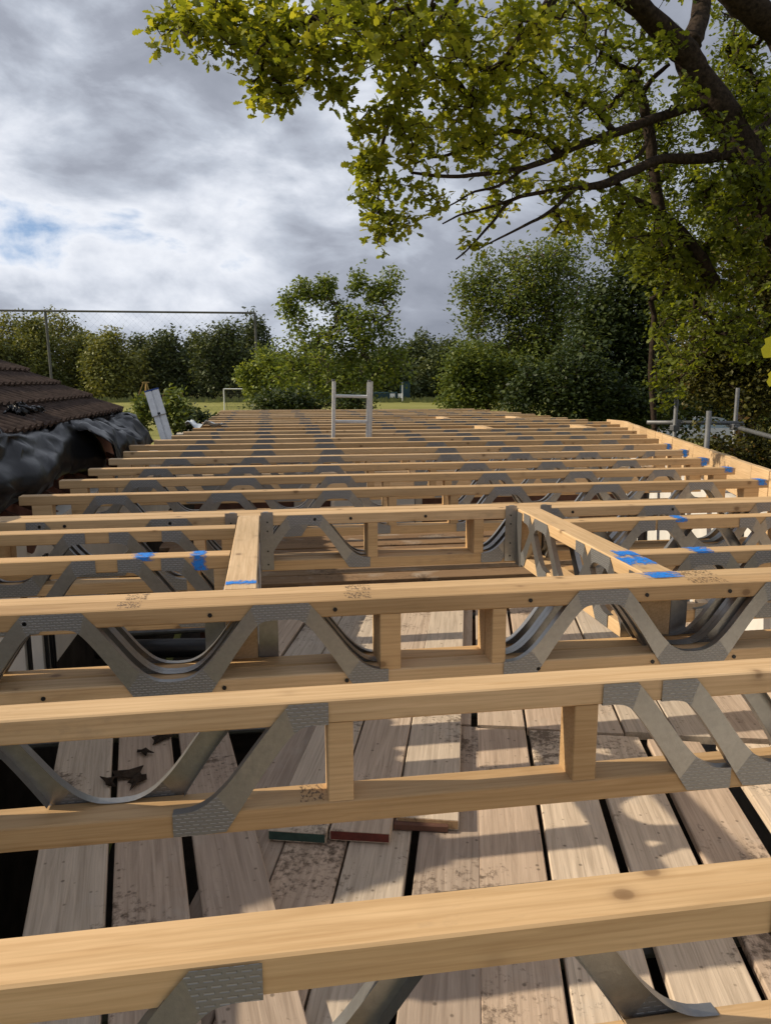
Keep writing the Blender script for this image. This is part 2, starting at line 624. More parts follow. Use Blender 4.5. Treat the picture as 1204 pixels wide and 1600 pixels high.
for y0, y1 in zip(ys[:-1], ys[1:]):
    p = [(xr(y0) + 0.02, y0), (xr(y1) + 0.02, y1), (xr(y1) + 0.2, y1), (xr(y0) + 0.2, y0)]
    b.add([(x, y, z) for z in (0, WT) for x, y in p], [(0, 4, 5, 1), (4, 7, 6, 5), (1, 5, 6, 2), (3, 2, 6, 7), (0, 3, 7, 4)])
b.build('masonry', WHITE, w)
for y in (4.4, 5.9, 7.4):
    b = MB()
    d = Vector((xr(y + .4) - xr(y), 0.4, 0)).normalized()
    q = Matrix.Translation((xr(y) + 0.012, y, 0)) @ d.to_track_quat('X', 'Z').to_matrix().to_4x4()
    b.box(0, 0.42, -0.012, 0.01, 1.5, 2.46, 0, q)
    wd = b.build('window_opening', BLACK, w)
w = thing('partition_wall', 'red brown partition wall with a white louvred panel deep inside the building', 'wall', (1.5, 8.9, 0))
b = MB()
b.box(-2.35, 2.9, 0, 0.1, 0, WT - 0.02)
b.build('masonry', DARKRED, w)
for i in range(9):
    b = MB()
    b.box(-0.75, 0.25, -0.03, -0.005, 1.45 + i * 0.11, 1.54 + i * 0.11)
    b.build('louvre', WHITE, w)
b = MB()
b.box(0.26, 0.34, -0.04, -0.004, 1.3, 2.5)
b.box(-1.2, -0.9, -0.03, -0.004, 1.3, 2.5)
b.build('frame_post', CREAM, w)
w = tag(MB().build('end_wall', CREAM), 'rendered end wall carrying the farthest joist', 'wall')
b = MB()
b.box(-0.95, 4.1, 15.32, 15.45, 0, WT)
w.data = b.mesh('end_wall', CREAM)

# ------------------------------------------------------------------ crash deck
deck = thing('scaffold_deck', 'weathered scaffold board platform below the joists', 'platform', (0, 0, 0))
LEN_N = [0]


def board(u0, u1, v0, v1, ztop, phi, mat=BOARD, endm=None, th=0.038, warp=0.0):
    """one board lying along the direction phi (from +Y towards +X)"""
    c, s = math.cos(phi), math.sin(phi)
    mb = MB()
    wdt = u1 - u0
    mb.box(-wdt / 2, wdt / 2, 0, v1 - v0, -th, 0, 0, None, 0.004)
    if endm is not None:
        mb.box(-wdt / 2 + .004, wdt / 2 - .004, -0.002, 0.0005, -th + .004, -.003, 1)
        # painted band at the end
    um = (u0 + u1) / 2
    o = mb.build('scaffold_board', [mat, endm or mat], deck)
    o.location = (um * c + v0 * s, -um * s + v0 * c, ztop)
    o.rotation_euler = (0, random.uniform(-0.012, 0.012), -phi + random.uniform(-0.004, 0.004))
    return o


P1 = R(15.4)
e1 = [-0.86, -0.633, -0.403, -0.177, 0.052, 0.287, 0.527]
for i in range(len(e1) - 1):
    board(e1[i] + .004, e1[i + 1] - .004, -0.9, 3.42 + random.uniform(-.03, .03), DECK, P1)
for a, c in ((0.577, 0.815), (0.827, 1.064), (1.133, 1.365), (1.375, 1.60), (1.62, 1.85), (1.86, 2.09)):
    board(a, c, -0.9, 3.42 + random.uniform(-.02, .03) - 0.05 * (a - .5), DECK, P1)
for a, c in ((-1.36, -1.125), (-1.11, -0.89), (-0.88, -0.665), (-0.655, -0.43), (-0.42, -0.20), (-0.19, 0.025), (0.057, 0.284),
             (0.295, 0.52), (0.53, 0.745), (0.757, 0.985), (0.995, 1.22), (1.235, 1.46), (1.47, 1.70), (1.71, 1.93)):
    board(a, c, 3.45 + random.uniform(-.01, .02), 5.75 + random.uniform(-.1, .1), DECK - 0.004, P1)
# upper layer with painted ends
board(-0.702, -0.490, 2.42, 5.3, DECK + 0.046, P1, BOARD, ENDGRN)
board(-0.482, -0.262, 2.45, 5.5, DECK + 0.044, P1, BOARD, ENDRED)
board(-0.250, -0.018, 2.56, 5.4, DECK + 0.045, P1, BOARD, BOARD_R)
# left group, laid at another angle on top
P2 = R(-9.4)
for a, c in ((-0.385, -0.158), (-0.148, 0.076), (0.116, 0.334)):
    board(a, c, 0.5, 3.95 + random.uniform(-.05, .1), DECK + 0.05, P2)
board(-0.62, -0.41, 2.75, 4.6, DECK + 0.0, R(-20), BOARD)
# boards across, further in
for i in range(9):
    y0 = 5.95 + i * 0.245
    mb = MB()
    mb.box(-1.1, 2.9, 0, 0.225, -0.038, 0, 0, None, 0.003)
    mm = mat_board('scaffold_board_cross', 0.50, 1.0) if i == 0 else mm
    mb2 = MB()
    mb2.box(0, 0.225, -1.1, 2.9, -0.038, 0, 0, None, 0.004)
    o = mb2.build('scaffold_board', mm, deck)
    o.location = (0.05 + random.uniform(-.1, .1), y0 + 0.225, DECK + 0.03 + random.uniform(-.004, .012))
    o.rotation_euler = (0, 0, R(-90 + random.uniform(-.5, .5)))
# bearers and standards below the deck
for y in (0.2, 1.9, 3.6, 5.2):
    mb = MB()
    mb.tube([(-1.2, y, DECK - 0.075), (xr(y), y + 0.0, DECK - 0.075)], 0.024, 10)
    mb.build('bearer_tube', GALV_DULL, deck)

# ------------------------------------------------------------------ open web joists
W, T, H, P = 0.072, 0.047, 0.253, 0.29
LC = [(0, -.048), (.032, -.048), (.056, -.055), (.080, -.079), (.112, -.122), (.143, -.168), (.166, -.204), (.194, -.247), (.235, -.249), (.29, -.249)]
RC = [(0, -.004), (.045, -.004), (.073, -.004), (.100, -.036), (.140, -.088), (.178, -.139), (.202, -.166), (.226, -.187), (.256, -.201), (.29, -.204)]


def refine(C, corners):
    out = []
    for i in range(len(C) - 1):
        p1, p2 = np.array(C[i]), np.array(C[i + 1])
        p0 = np.array(C[i - 1]) if i > 0 and i not in corners else p1
        p3 = np.array(C[i + 2]) if i + 2 < len(C) and i + 1 not in corners else p2
        for t in (0, 1 / 3, 2 / 3):
            out.append(tuple(.5 * (2 * p1 + (p2 - p0) * t + (2 * p0 - 5 * p1 + 4 * p2 - p3) * t * t + (3 * p1 - p0 - 3 * p2 + p3) * t ** 3)))
    return out + [tuple(C[-1])]


PAIRS = list(zip(refine(LC, (0, 7)), refine(RC, (0, 2))))
PM = [1] * 7 + [0] * 12 + [1] * 8


def leg(mb, x, sx, back):
    """one diagonal of a pressed steel web: top at x, foot at x + sx*P; with its folded lips"""
    yf = W + 0.0018 if back else -0.0018
    yi = yf - 0.019 if back else yf + 0.019
    yo = yf + 0.0012 if back else yf - 0.0012
    for i in range(len(PAIRS) - 1):
        a, c = PAIRS[i], PAIRS[i + 1]
        q = [(x + sx * a[0][0], yo, a[0][1]), (x + sx * c[0][0], yo, c[0][1]), (x + sx * c[1][0], yo, c[1][1]), (x + sx * a[1][0], yo, a[1][1])]
        fl = [0, 1, 2, 3] if (sx > 0) != back else [3, 2, 1, 0]
        mb.add(q, [fl], PM[i])
    for side, rg in ((0, range(0, 18)), (1, range(9, 27))):
        for i in rg:
            a, c = PAIRS[i][side], PAIRS[i + 1][side]
            q = [(x + sx * a[0], yo, a[1]), (x + sx * c[0], yo, c[1]), (x + sx * c[0], yi, c[1]), (x + sx * a[0], yi, a[1])]
            mb.add(q, [[0, 1, 2, 3]], 2)


WEB = {}
for back in (False, True):
    for kind in ('V', 'A', 'legR', 'legL'):
        mb = MB()
        if kind == 'V':
            leg(mb, -P, 1, back)
            leg(mb, P, -1, back)
        elif kind == 'A':
            leg(mb, 0, 1, back)
            leg(mb, 0, -1, back)
        elif kind == 'legR':
            leg(mb, 0, 1, back)
        else:
            leg(mb, 0, -1, back)
        WEB[kind, back] = mb.mesh('metal_web', [GALV, PLATE, GALV])


def layout(x0, x1, a, c):
    """service opening a..c between two posts, webs marching away from it"""
    blocks, webs = [(a - .045, a), (c, c + .045)], []
    xb = a - .035
    if xb - P > x0 + .03:
        webs.append(('legR', xb - P))
    x = xb - 2 * P
    while x - P > x0 + .10:
        webs.append(('V', x))
        x -= 2 * P
    if x > x0 + 0.14:
        webs.append(('legL', x + P))
    xb = c + .035
    if xb + P < x1 - .03:
        webs.append(('legL', xb + P))
    x = xb + 2 * P
    while x + P < x1 - .10:
        webs.append(('V', x))
        x += 2 * P
    if x < x1 - 0.14:
        webs.append(('legR', x - P))
    return blocks, webs


def joist(root, y, x0, x1, blocks, webs, bwebs=None, faces=(False, True), ends=(True, True), mat=PINE, width=W):
    """parts of one ply; y is the ply's offset inside its thing; local x runs along the joist"""
    mb = MB()
    mb.box(x0, x1, y, y + W, -T, 0, 0, None, 0.003)
    top = mb.build('top_chord', mat, root)
    mb = MB()
    mb.box(x0 + (.055 if ends[0] else 0), x1 - (.055 if ends[1] else 0), y, y + W, -H, -H + T, 0, None, 0.003)
    mb.build('bottom_chord', mat, root)
    bl = list(blocks)
    if ends[0]:
        bl.append((x0 + .058, x0 + .155))
    if ends[1]:
        bl.append((x1 - .155, x1 - .058))
    for p, q in bl:
        mb = MB()
        mb.box(p, q, y + .001, y + W - .001, -H + T, -T, 0, None, 0.002)
        mb.build('post_block', mat, root)
    for back in faces:
        for kind, x in ((bwebs if (back and bwebs is not None) else webs)):
            link('metal_web', WEB[kind, back], root, (x, y, 0))
    return top


def paint(root, x0, x1, y0, y1, drop=0.0, z=0.0, side=None):
    mb = MB()
    e = 0.0016
    mb.add([(x0, y0, z + e), (x1, y0, z + e), (x1, y1, z + e), (x0, y1, z + e)], [(0, 1, 2, 3)])
    if drop:
        mb.add([(x0, y0 - e - .0012, z + e), (x1, y0 - e - .0012, z + e), (x1, y0 - e - .0012, z - drop), (x0, y0 - e - .0012, z - drop)], [(3, 2, 1, 0)])
    return mb.build('paint_mark', PAINT, root)


def mat_stamp():
    m, n, l, b = new_mat('grade_stamp_ink')
    tc = N(n, 'ShaderNodeTexCoord')
    mp = N(n, 'ShaderNodeMapping')
    mp.inputs['Scale'].default_value = (1.0, 0.45, 1)
    l.new(tc.outputs['Object'], mp.inputs[0])
    t = noise(n, l, mp.outputs[0], 210, 2, 0.5)
    r = ramp(n, [(0.53, (0, 0, 0)), (0.58, (1, 1, 1))])
    l.new(t, r.inputs[0])
    l.new(M(n, l, 'MULTIPLY', r.outputs[0], 0.6), b.inputs['Alpha'])
    b.inputs['Base Color'].default_value = (0.06, 0.045, 0.035, 1)
    return m


STAMP = mat_stamp()


def stamp(root, x0, x1, y0, y1, z):
    mb = MB()
    mb.add([(x0, y0, z + .0012), (x1, y0, z + .0012), (x1, y1, z + .0012), (x0, y1, z + .0012)], [(0, 1, 2, 3)])
    mb.build('ink_stamp', STAMP, root)


JG = 'open web joists of the flat roof'
ORD = ['first', 'second', 'third', 'fourth', 'fifth', 'sixth', 'seventh', 'eighth', 'ninth', 'tenth', 'eleventh', 'twelfth',
       'thirteenth', 'fourteenth', 'fifteenth', 'sixteenth', 'seventeenth', 'eighteenth', 'nineteenth', 'twentieth', 'twenty-first', 'twenty-second', 'twenty-third']
# 1: nearest
y = 0.698
j = thing('web_joist', 'nearest open web timber joist, cut off by the bottom of the photo', 'joist', (0, y, TOP), 0, JG)
joist(j, 0, -1.25, 1.8, [(0.05, .095), (0.478, .523)] and [], [('legL', -.019), ('legR', .56), ('V', 1.43), ('V', -.89)],
      [('A', 0.255), ('V', -0.60), ('V', 1.13)])
# 2
y = 1.320
j = thing('web_joist', 'second open web joist from the camera, two posts framing its opening', 'joist', (0, y, TOP), 0, JG)
joist(j, 0, -1.25, 2.0, [(.098, .146), (.585, .634)], [('legL', .10), ('legR', .640), ('legR', .765), ('V', 1.64), ('V', -.77)],
      [('V', -.30), ('V', -.88), ('V', 1.2)])
stamp(j, .045, .09, .006, .066, -H + T)
# 3: doubled in front of the opening
y = 1.960
j = thing('web_joist', 'doubled joist bolted together at the near edge of the opening', 'joist', (0, y, TOP), 0, JG)
bl, we = layout(-1.25, 2.22, .351, .612)
joist(j, 0, -1.25, 2.22, [(.293, .351), (.612, .652)], we)
joist(j, W + .007, -1.25, 2.22, [(.293, .351), (.612, .652)], we)
for x in (-.62, -.16, .17, .72, 1.07, 1.33):
    mb = MB()
    for zz in (-.026, -.23):
        mb.tube([(x + (.03 if zz < -.1 else 0), .001, zz), (x + (.03 if zz < -.1 else 0), -.003, zz)], .006, 8)
    mb.build('bolt_head', BLACK, j)
paint(j, 1.09, 1.26, .078, .143, 0)
for q in ((-.40, -.34), (.20, .27), (1.22, 1.33)):
    stamp(j, q[0], q[1], .006, .066, 0)
    stamp(j, q[0] + .01, q[1] + .01, .082, .140, 0)
# 4: doubled behind the opening
y = 3.292
j = thing('web_joist', 'doubled joist at the far edge of the opening between the trimmers', 'joist', (0, y, TOP), 0, JG)
bl, we = layout(-1.25, 2.66, .482, .928)
joist(j, 0, -1.25, 2.66, bl, we)
joist(j, W + .007, -1.25, 2.66, bl, we)
for x in (-.95, -.85, -.42, .2, .36, .7, 1.4, 1.9):
    mb = MB()
    mb.tube([(x, .001, -.024), (x, -.003, -.024)], .007, 8)
    mb.build('bolt_head', BLACK, j)
# trimmers: run along Y between the doubled joists
TG = 'trimmers of the near opening'
for name_l, xc, w2 in (('left trimmer with a blue paint band beside the near opening', -.131, .092), ('right trimmer with a large blue paint patch beside the near opening', 1.130, .105)):
    L = 3.290 - 2.110
    j = thing('trimmer_joist', name_l, 'joist', (xc + w2, 2.110, TOP + .001), R(90), TG)
    sc = w2 / W
    mb = MB()
    mb.box(0, L, 0, w2, -T, 0, 0, None, .003)
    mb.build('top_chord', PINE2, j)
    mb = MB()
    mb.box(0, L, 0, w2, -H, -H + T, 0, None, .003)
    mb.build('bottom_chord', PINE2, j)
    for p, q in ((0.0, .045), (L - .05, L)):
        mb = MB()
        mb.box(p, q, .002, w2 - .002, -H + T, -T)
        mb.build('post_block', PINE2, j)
    for back, kind, x in ((True, 'A', .29), (True, 'A', .87), (False, 'A', .29), (False, 'A', .87), (True, 'legL', .50), (True, 'legL', 1.08)):
        link('metal_web', WEB[kind, back], j, (x, (w2 - W) if back else 0, 0))
    if xc < 0:
        paint(j, 0.03, .10, .002, w2 - .002)
    else:
        o = paint(j, .05, .24, .002, w2 - .002)
        o = paint(j, .18, .31, .002, w2 - .03)
# infill joists either side of the opening
j = thing('web_joist', 'short infill joist left of the opening with two blue paint marks', 'joist', (0, 2.548, TOP), 0, 'short infill joists')
joist(j, 0, -1.25, -.135, [(-.19, -.137), (-.28, -.235)], [('legR', -.50), ('legR', -.36), ('V', -.86)], None, (False, True), (True, False))
paint(j, -.47, -.37, .001, W - .001, .012)
paint(j, -.275, -.20, .001, W - .001, .05)
j = thing('web_joist', 'short infill joist left of the opening, unpainted, near the doubled far joist', 'joist', (0, 3.03, TOP - .001), 0, 'short infill joists')
joist(j, 0, -1.25, -.135, [(-.19, -.137), (-.30, -.255)], [('legR', -.62), ('legR', -.42), ('V', -1.0)], None, (False, True), (True, False))
j = thing('web_joist', 'short infill joist right of the opening, blue mark behind the doubled near joist', 'joist', (0, 2.34, TOP), 0, 'short infill joists')
joist(j, 0, 1.238, 2.35, [(1.30, 1.345)], [('A', 1.50), ('A', 1.75), ('V', 2.03)], [('V', 1.78)], (False, True), (False, True))
paint(j, 1.42, 1.54, .001, W - .001, .012)
j = thing('web_joist', 'short infill joist right of the opening with a small blue spot, farther one', 'joist', (0, 2.935, TOP), 0, 'short infill joists')
joist(j, 0, 1.238, 2.55, [(1.29, 1.335)], [('legL', 1.62), ('V', 1.92), ('V', 2.30)], [('V', 1.60), ('V', 2.18)], (False, True), (False, True))
paint(j, 1.70, 1.78, .001, W - .001, .015)

# the long field of joists behind
ys = [3.999, 4.622, 5.231, 5.832, 6.429, 7.014, 7.601, 8.193, 8.788] + [9.39 + .6 * i for i in range(10)]
for i, y in enumerate(ys):
    x0, x1 = xl(y), xr(y)
    far = y > 8.5
    n_ = i + 5
    lab = '%s open web joist from the camera, beyond the opening' % ORD[n_ - 1]
    if i == len(ys) - 1:
        lab = 'farthest open web joist at the far end of the flat roof'
    elif i == 0:
        lab = 'open web joist directly behind the doubled far joist of the opening'
    j = thing('web_joist', lab, 'joist', (0, y, TOP + random.uniform(-.003, .003)), random.uniform(-.0008, .0008), JG)
    a = 0.69 + 0.03 * math.sin(i * 2.1) + (0.04 * i if i < 5 else .2)
    bl, we = layout(x0, x1, a, a + .30 + .05 * (i % 3))
    joist(j, 0, x0, x1, bl, we, None, (False,) if far else (False, True), (True, True), PINE if (i < 3 or i % 4 == 1) else PINE2)  # paler timber on most far joists stands in for brighter light on them
    if 0 <= i <= 4:
        paint(j, x1 - (.07 if i in (3, 4) else .09), x1 + .001, -.001, W, .055 if i >= 2 else .03)
# far trimmers of two more openings
for lab, x0, x1, y0, y1 in (('pale trimmer on the left of the far right opening', 2.62, 2.72, 8.79 + W, 9.39), ('pale trimmer on the right of the far right opening', 3.90, 4.0, 8.79 + W, 9.39),
                            ('pale trimmer on the left of the most distant opening', 2.66, 2.76, 11.2 + W, 11.79), ('pale trimmer on the right of the most distant opening', 3.80, 3.90, 11.2 + W, 11.79)):
    o = thing('trimmer_joist', lab, 'joist', (x0, y0, TOP + .004), 0, 'far trimmers')
    for nm, z0, z1 in (('top_chord', -T, 0), ('bottom_chord', -H, -H + T)):
        mb = MB()
        mb.box(0, x1 - x0, 0, y1 - y0 + (.0), z0, z1)
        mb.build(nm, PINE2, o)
    for y in (0.02, (y1 - y0) / 2, y1 - y0 - .07):
        mb = MB()
        mb.box(.004, x1 - x0 - .004, y, y + .05, -H + T, -T)
        mb.build('post_block', PINE2, o)

# joist hangers
HG = 'galvanised joist hangers'


def hanger(label, x, y, sgn, w_=.10, rot=0.0):
    """strap hanger: the seat holds a member coming along local -y; back flanges lie on the header"""
    o = thing('joist_hanger', label, 'hanger', (x, y, TOP), rot, HG)
    t = .0018
    for nm, s_ in (('side_strap', -1), ('side_strap', 1)):
        mb = MB()
        xa = s_ * (w_ / 2 + .001)
        mb.box(min(xa, xa + s_ * t), max(xa, xa + s_ * t), -.075, -.004, -H - .004, -.01)
        mb.box(min(xa + s_ * t, xa + s_ * .055), max(xa + s_ * t, xa + s_ * .055), -.0062, -.0044, -.245, .014 if not rot else -.004)
        # fold over the header
        if not rot:
            mb.box(min(xa + s_ * .012, xa + s_ * .035), max(xa + s_ * .012, xa + s_ * .035), -.004, .012, .0125, .0145)
        ob = mb.build(nm, GALV, o)
        mb = MB()
        for zz in (-.03, -.07, -.16, -.22):
            mb.tube([(xa + s_ * .03, -.0060, zz), (xa + s_ * .03, -.0085, zz)], .004, 6)
        nb = mb.build('nail_head', BLACK, ob)
    mb = MB()
    mb.box(-w_ / 2 - .002, w_ / 2 + .002, -.075, -.004, -H - .006, -H - .0042)
    mb.build('seat', GALV, o)
    return o


hanger('steel hanger holding the left trimmer to the far doubled joist', -.085, 3.290, 1, .094)
hanger('steel hanger holding the right trimmer to the far doubled joist', 1.1825, 3.290, 1, .107)
hanger('steel hanger holding the left trimmer to the near doubled joist', -.085, 2.110, 1, .094, R(180))
hanger('steel hanger holding the right trimmer to the near doubled joist', 1.1825, 2.110, 1, .107, R(180))

# rim of blocking along the splayed right wall
rim = thing('rim_blocking', 'pale timber blocking along the right edge behind the joist ends', 'timber rim', (0, 0, 0))
pts = []
y = 2.2
while y < 9.9:
    L = random.choice((.33, .40, .46))
    y2 = y + L
    pts.append((y, y2))
    y = y2
for y0, y1 in pts:
    p0 = Vector((xr(y0) + .155, y0, TOP))
    p1 = Vector((xr(y1) + .155, y1, TOP))
    d = p1 - p0
    q = Matrix.Translation(p0) @ d.to_track_quat('X', 'Z').to_matrix().to_4x4()
    mb = MB()
    dz = random.uniform(-.004, .006)
    off = random.uniform(-.004, .004)
    mb.box(.002, d.length - .002, -.022 + off, .022 + off, -.24, .012 + dz, 0, None, .002)
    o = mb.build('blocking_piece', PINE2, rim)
    o.matrix_basis = q
# ------------------------------------------------------------------ small site things on the deck
mb = MB()
mb.tube([(-1.0, 4.36, 0), (-.5, 4.30, 0.004), (.02, 4.26, 0)], .055, 20)
pipe = mb.build('drain_pipe', BLACK, None, (0, 0, DECK + .112), smooth=True)
tag(pipe, 'black plastic drain pipe lying on the boards behind the doubled joist', 'pipe')
# dead leaves and bark litter on the left boards
for i, (x, y_, sz, a) in enumerate(((-.60, 2.98, .075, .3), (-.55, 2.93, .06, 1.2), (-.66, 2.93, .05, 2.0), (-.49, 3.30, .07, .9), (-.56, 3.16, .045, 2.6), (-.38, 3.42, .05, .2))):
    mb = MB()
    n_ = 9
    ring = []
    for k in range(n_):
        t = 2 * math.pi * k / n_
        r_ = sz * (0.55 + .45 * random.random()) * (1 if k % 2 else .6)
        ring.append((r_ * math.cos(t) * 1.5, r_ * math.sin(t) * .7, .012 * random.random() + .006))
    mb.add([(0, 0, .02)] + ring + [(p[0], p[1], p[2] - .004) for p in ring], [(0, k + 1, (k + 1) % n_ + 1) for k in range(n_)] + [(k + 1, k + 1 + n_, (k + 1) % n_ + 1 + n_, (k + 1) % n_ + 1) for k in range(n_)])
    o = mb.build('dead_leaf', BARK, None, (x, y_, DECK + .053), (0, 0, a))
    tag(o, ['largest curled dead leaf on the muddy left boards', 'curled dead leaf just right of the largest one on the left boards', 'curled dead leaf just left of the largest one on the left boards', 'dark dead leaf lying deeper in, behind the second joist', 'small dead leaf between the largest leaf and the second joist', 'dead leaf farthest in on the right of the left boards'][i], 'leaf', 'dead leaves on the boards')
# torn offcut by the painted board ends
mb = MB()
mb.box(-.10, .10, -.03, .03, 0, .028, 0, None, .004)
o = mb.build('timber_offcut', DARKRED, None, (.53, 2.52, DECK + .002), (0, 0, R(-14)))
tag(o, 'splintered brown offcut lying beside the red painted board end', 'offcut')

# ------------------------------------------------------------------ ladder standing through the joists
lad = thing('extension_ladder', 'aluminium ladder top standing up through the joists', 'ladder', (.70, 8.10, 0))
for nm, x in (('stile', 0.0), ('stile', .385)):
    mb = MB()
    mb.box(x, x + .030, 0, .066, .05, CZ - .02, 0, None, .004)
    mb.box(x + (.024 if x == 0 else -.012), x + (.036 if x == 0 else 0), .004, .012, .05, CZ - .025)
    mb.box(x + (.024 if x == 0 else -.012), x + (.036 if x == 0 else 0), .05, .058, .05, CZ - .025)
    s_ = mb.build(nm, ALU, lad)
    s_.rotation_euler = (0, 0, 0)
mb = MB()
mb.box(.418, .442, .07, .13, .05, CZ - .015, 0, None, .004)
mb.build('rear_stile', ALU, lad)
mb = MB()
mb.box(-.004, .03, -.004, .07, CZ - .02, CZ + .0, 0)
mb.box(.38, .412, -.004, .07, CZ - .02, CZ + .0, 0)
mb.build('end_cap', GALV_DULL, lad)
for k in range(12):
    mb = MB()
    z = CZ - .175 - .27 * k
    mb.box(.02, .39, .012, .05, z - .016, z + .016, 0, None, .007)
    mb.build('rung', ALU, lad)
lad.rotation_euler = (R(0.4), R(1.4), 0)
lad.location = (.62, 8.10, 0)

# leaning staging at the eaves
b0 = Vector((-1.075, 8.487, CZ - .615))
b1 = Vector((-1.215, 8.60, CZ - .12))
st = thing('aluminium_staging', 'two section aluminium staging board with blue cap leaning at the eaves', 'staging board', b0)
d = b1 - b0
zax = d.normalized()
xax = Vector((1, 0, 0))
yax = zax.cross(xax).normalized()
xax = yax.cross(zax)
m3 = Matrix((xax, yax, zax)).transposed().to_4x4()
L = d.length


def stp(name, boxes, m, bev=0):
    mb = MB()
    for q in boxes:
        mb.box(*q, 0, m3, bev)
    return mb.build(name, m, st)


stp('lower_section', [(-.065, -.008, -.02, .02, -.05, L * .60), (.008, .065, -.02, .02, -.05, L * .60), (-.008, .008, 0, .015, -.05, L * .6)], ALU)
stp('upper_section', [(-.075, -.008, -.052, -.024, L * .45, L * .97), (.008, .072, -.052, -.024, L * .45, L * .97), (-.008, .008, -.036, -.026, L * .45, L * .97)], ALU)
stp('end_cap', [(-.078, .076, -.056, -.020, L * .972, L * 1.0)], BLUEP)
stp('bolt_head', [(-.012, .016, -.062, -.05, L * .46, L * .50)], BLACK)
stp('foot', [(-.05, -.02, -.026, .024, -.085, -.05), (.02, .05, -.026, .024, -.085, -.05)], BLACK)

# crumpled clear sheet beside it
mb = MB()
nx, ny = 14, 8
for jj in range(ny):
    for ii in range(nx):
        x = -.98 + ii / (nx - 1) * .42
        yy = 9.5 + jj / (ny - 1) * .5
        z = TOP + .03 + .06 * mnoise.noise(Vector((x * 9, yy * 7, 3))) + .02 * math.sin(ii)
        mb.v.append((x, yy, z))
for jj in range(ny - 1):
    for ii in range(nx - 1):
        mb.f.append([jj * nx + ii, jj * nx + ii + 1, (jj + 1) * nx + ii + 1, (jj + 1) * nx + ii])
        mb.m.append(0)
o = mb.build('polythene_sheet', POLY, smooth=True)
sm = o.modifiers.new('thickness', 'SOLIDIFY')
sm.thickness = .004
tag(o, 'crumpled clear polythene sheet at the left joist ends', 'plastic sheet')

# ------------------------------------------------------------------ tiled roof on the left
SL = math.atan(.44)
roof = thing('tiled_roof', 'dark brown interlocking tile roof of the older building at left', 'roof', (-1.55, 8.6, CZ - .37))
mb = MB()
nxp = 25
cw, gauge = .30, .335
prof = []
for i in range(nxp):
    t = i / (nxp - 1)
    prof.append((t * cw, .021 * max(0, math.sin(2 * math.pi * t * 2)) ** .8 - .004 * max(0, -math.sin(4 * math.pi * t)) if True else 0))
LT = .40
v = []
for vv, lift in ((0, .046), (LT, .004)):
    for (yy, zz) in prof:
        v.append((-vv, -yy, zz + lift + .018))
for (yy, zz) in prof:
    v.append((0, -yy, zz + .046 - .012))
f = [[i, i + 1, nxp + i + 1, nxp + i] for i in range(nxp - 1)] + [[2 * nxp + i, 2 * nxp + i + 1, i + 1, i] for i in range(nxp - 1)]
mb.add(v, f)
tile_me = mb.mesh('roof_tile', TILE)
rows, cols = 9, 20
for r_ in range(rows):
    for c_ in range(cols):
        s_ = r_ * gauge
        o = link('roof_tile', tile_me, roof, (-s_ * math.cos(SL) + random.uniform(-.006, .006), -c_ * cw - .01, s_ * math.sin(SL)), (R(random.uniform(-.5, .5)), SL + R(random.uniform(-.6, .6)), R(random.uniform(-.5, .5))))
        # the lowest course has been stripped where the sheeting is tucked in
mb = MB()
L = rows * gauge
q = Matrix.Rotation(SL, 4, 'Y')
mb.box(-L, .02, -cols * cw, -.02, -.06, .004, 0, q)
mb.build('roof_deck', EARTH_SHADE, roof)
mb = MB()
mb.box(-L, .0, -.015, .03, -.10, .045, 0, q)
mb.build('verge_board', TILE, roof)
# stripped rafters below the eaves
for i in range(11):
    yy = -.55 - i * .42
    mb = MB()
    mb.box(-.35, .30, -.02, .02, -.05, 0.0, 0, Matrix.Translation((.02, yy, -.40)) @ Matrix.Rotation(SL, 4, 'Y'))
    mb.build('rafter_foot', DARKRED, roof)
# gable wall under the roof
mb = MB()
mb.add([(-1.62, 8.50, 0), (-4.3, 8.50, 0), (-4.3, 8.50, CZ + .55), (-1.62, 8.50, CZ - .5), (-1.62, 8.4, 0), (-4.3, 8.4, 0), (-4.3, 8.4, CZ + .55), (-1.62, 8.4, CZ - .5)],
       [(0, 1, 2, 3), (7, 6, 5, 4), (0, 3, 7, 4), (3, 2, 6, 7), (1, 5, 6, 2)])
mb.box(-1.75, -1.62, 2.6, 8.395, 0, CZ - .50)
o = mb.build('house_wall', BRICKM)
tag(o, 'brick wall standing under the dark tiled roof', 'wall')


# ------------------------------------------------------------------ black sheeting on the eaves
def sheet(name, label, c, fn, nu=26, nv=11):
    mb = MB()
    for jv in range(nv):
        for iu in range(nu):
            p = fn(iu / (nu - 1), jv / (nv - 1))
            mb.v.append((p[0] + random.uniform(-.022, .022), p[1] + random.uniform(-.045, .045), p[2] + random.uniform(-.02, .02)))
    for jv in range(nv - 1):
        for iu in range(nu - 1):
            q = [jv * nu + iu, jv * nu + iu + 1, (jv + 1) * nu + iu + 1, (jv + 1) * nu + iu]
            mb.f += [[q[0], q[1], q[2]], [q[0], q[2], q[3]]] if random.random() < .5 else [[q[0], q[1], q[3]], [q[1], q[2], q[3]]]
            mb.m += [0, 0]
    o = mb.build(name, BLACKPL, smooth=True)
    sb = o.modifiers.new('soften', 'SUBSURF')
    sb.levels = sb.render_levels = 1
    for e_ in o.data.edges:
        pass
    cr_ = o.data.attributes.new('crease_edge', 'FLOAT', 'EDGE')
    cr_.data.foreach_set('value', [random.choice((0, .3, .8, 1.0)) for _ in o.data.edges])
    sm = o.modifiers.new('thickness', 'SOLIDIFY')
    sm.thickness = .003
    return tag(o, label, 'plastic sheet', 'black sheeting on the eaves')


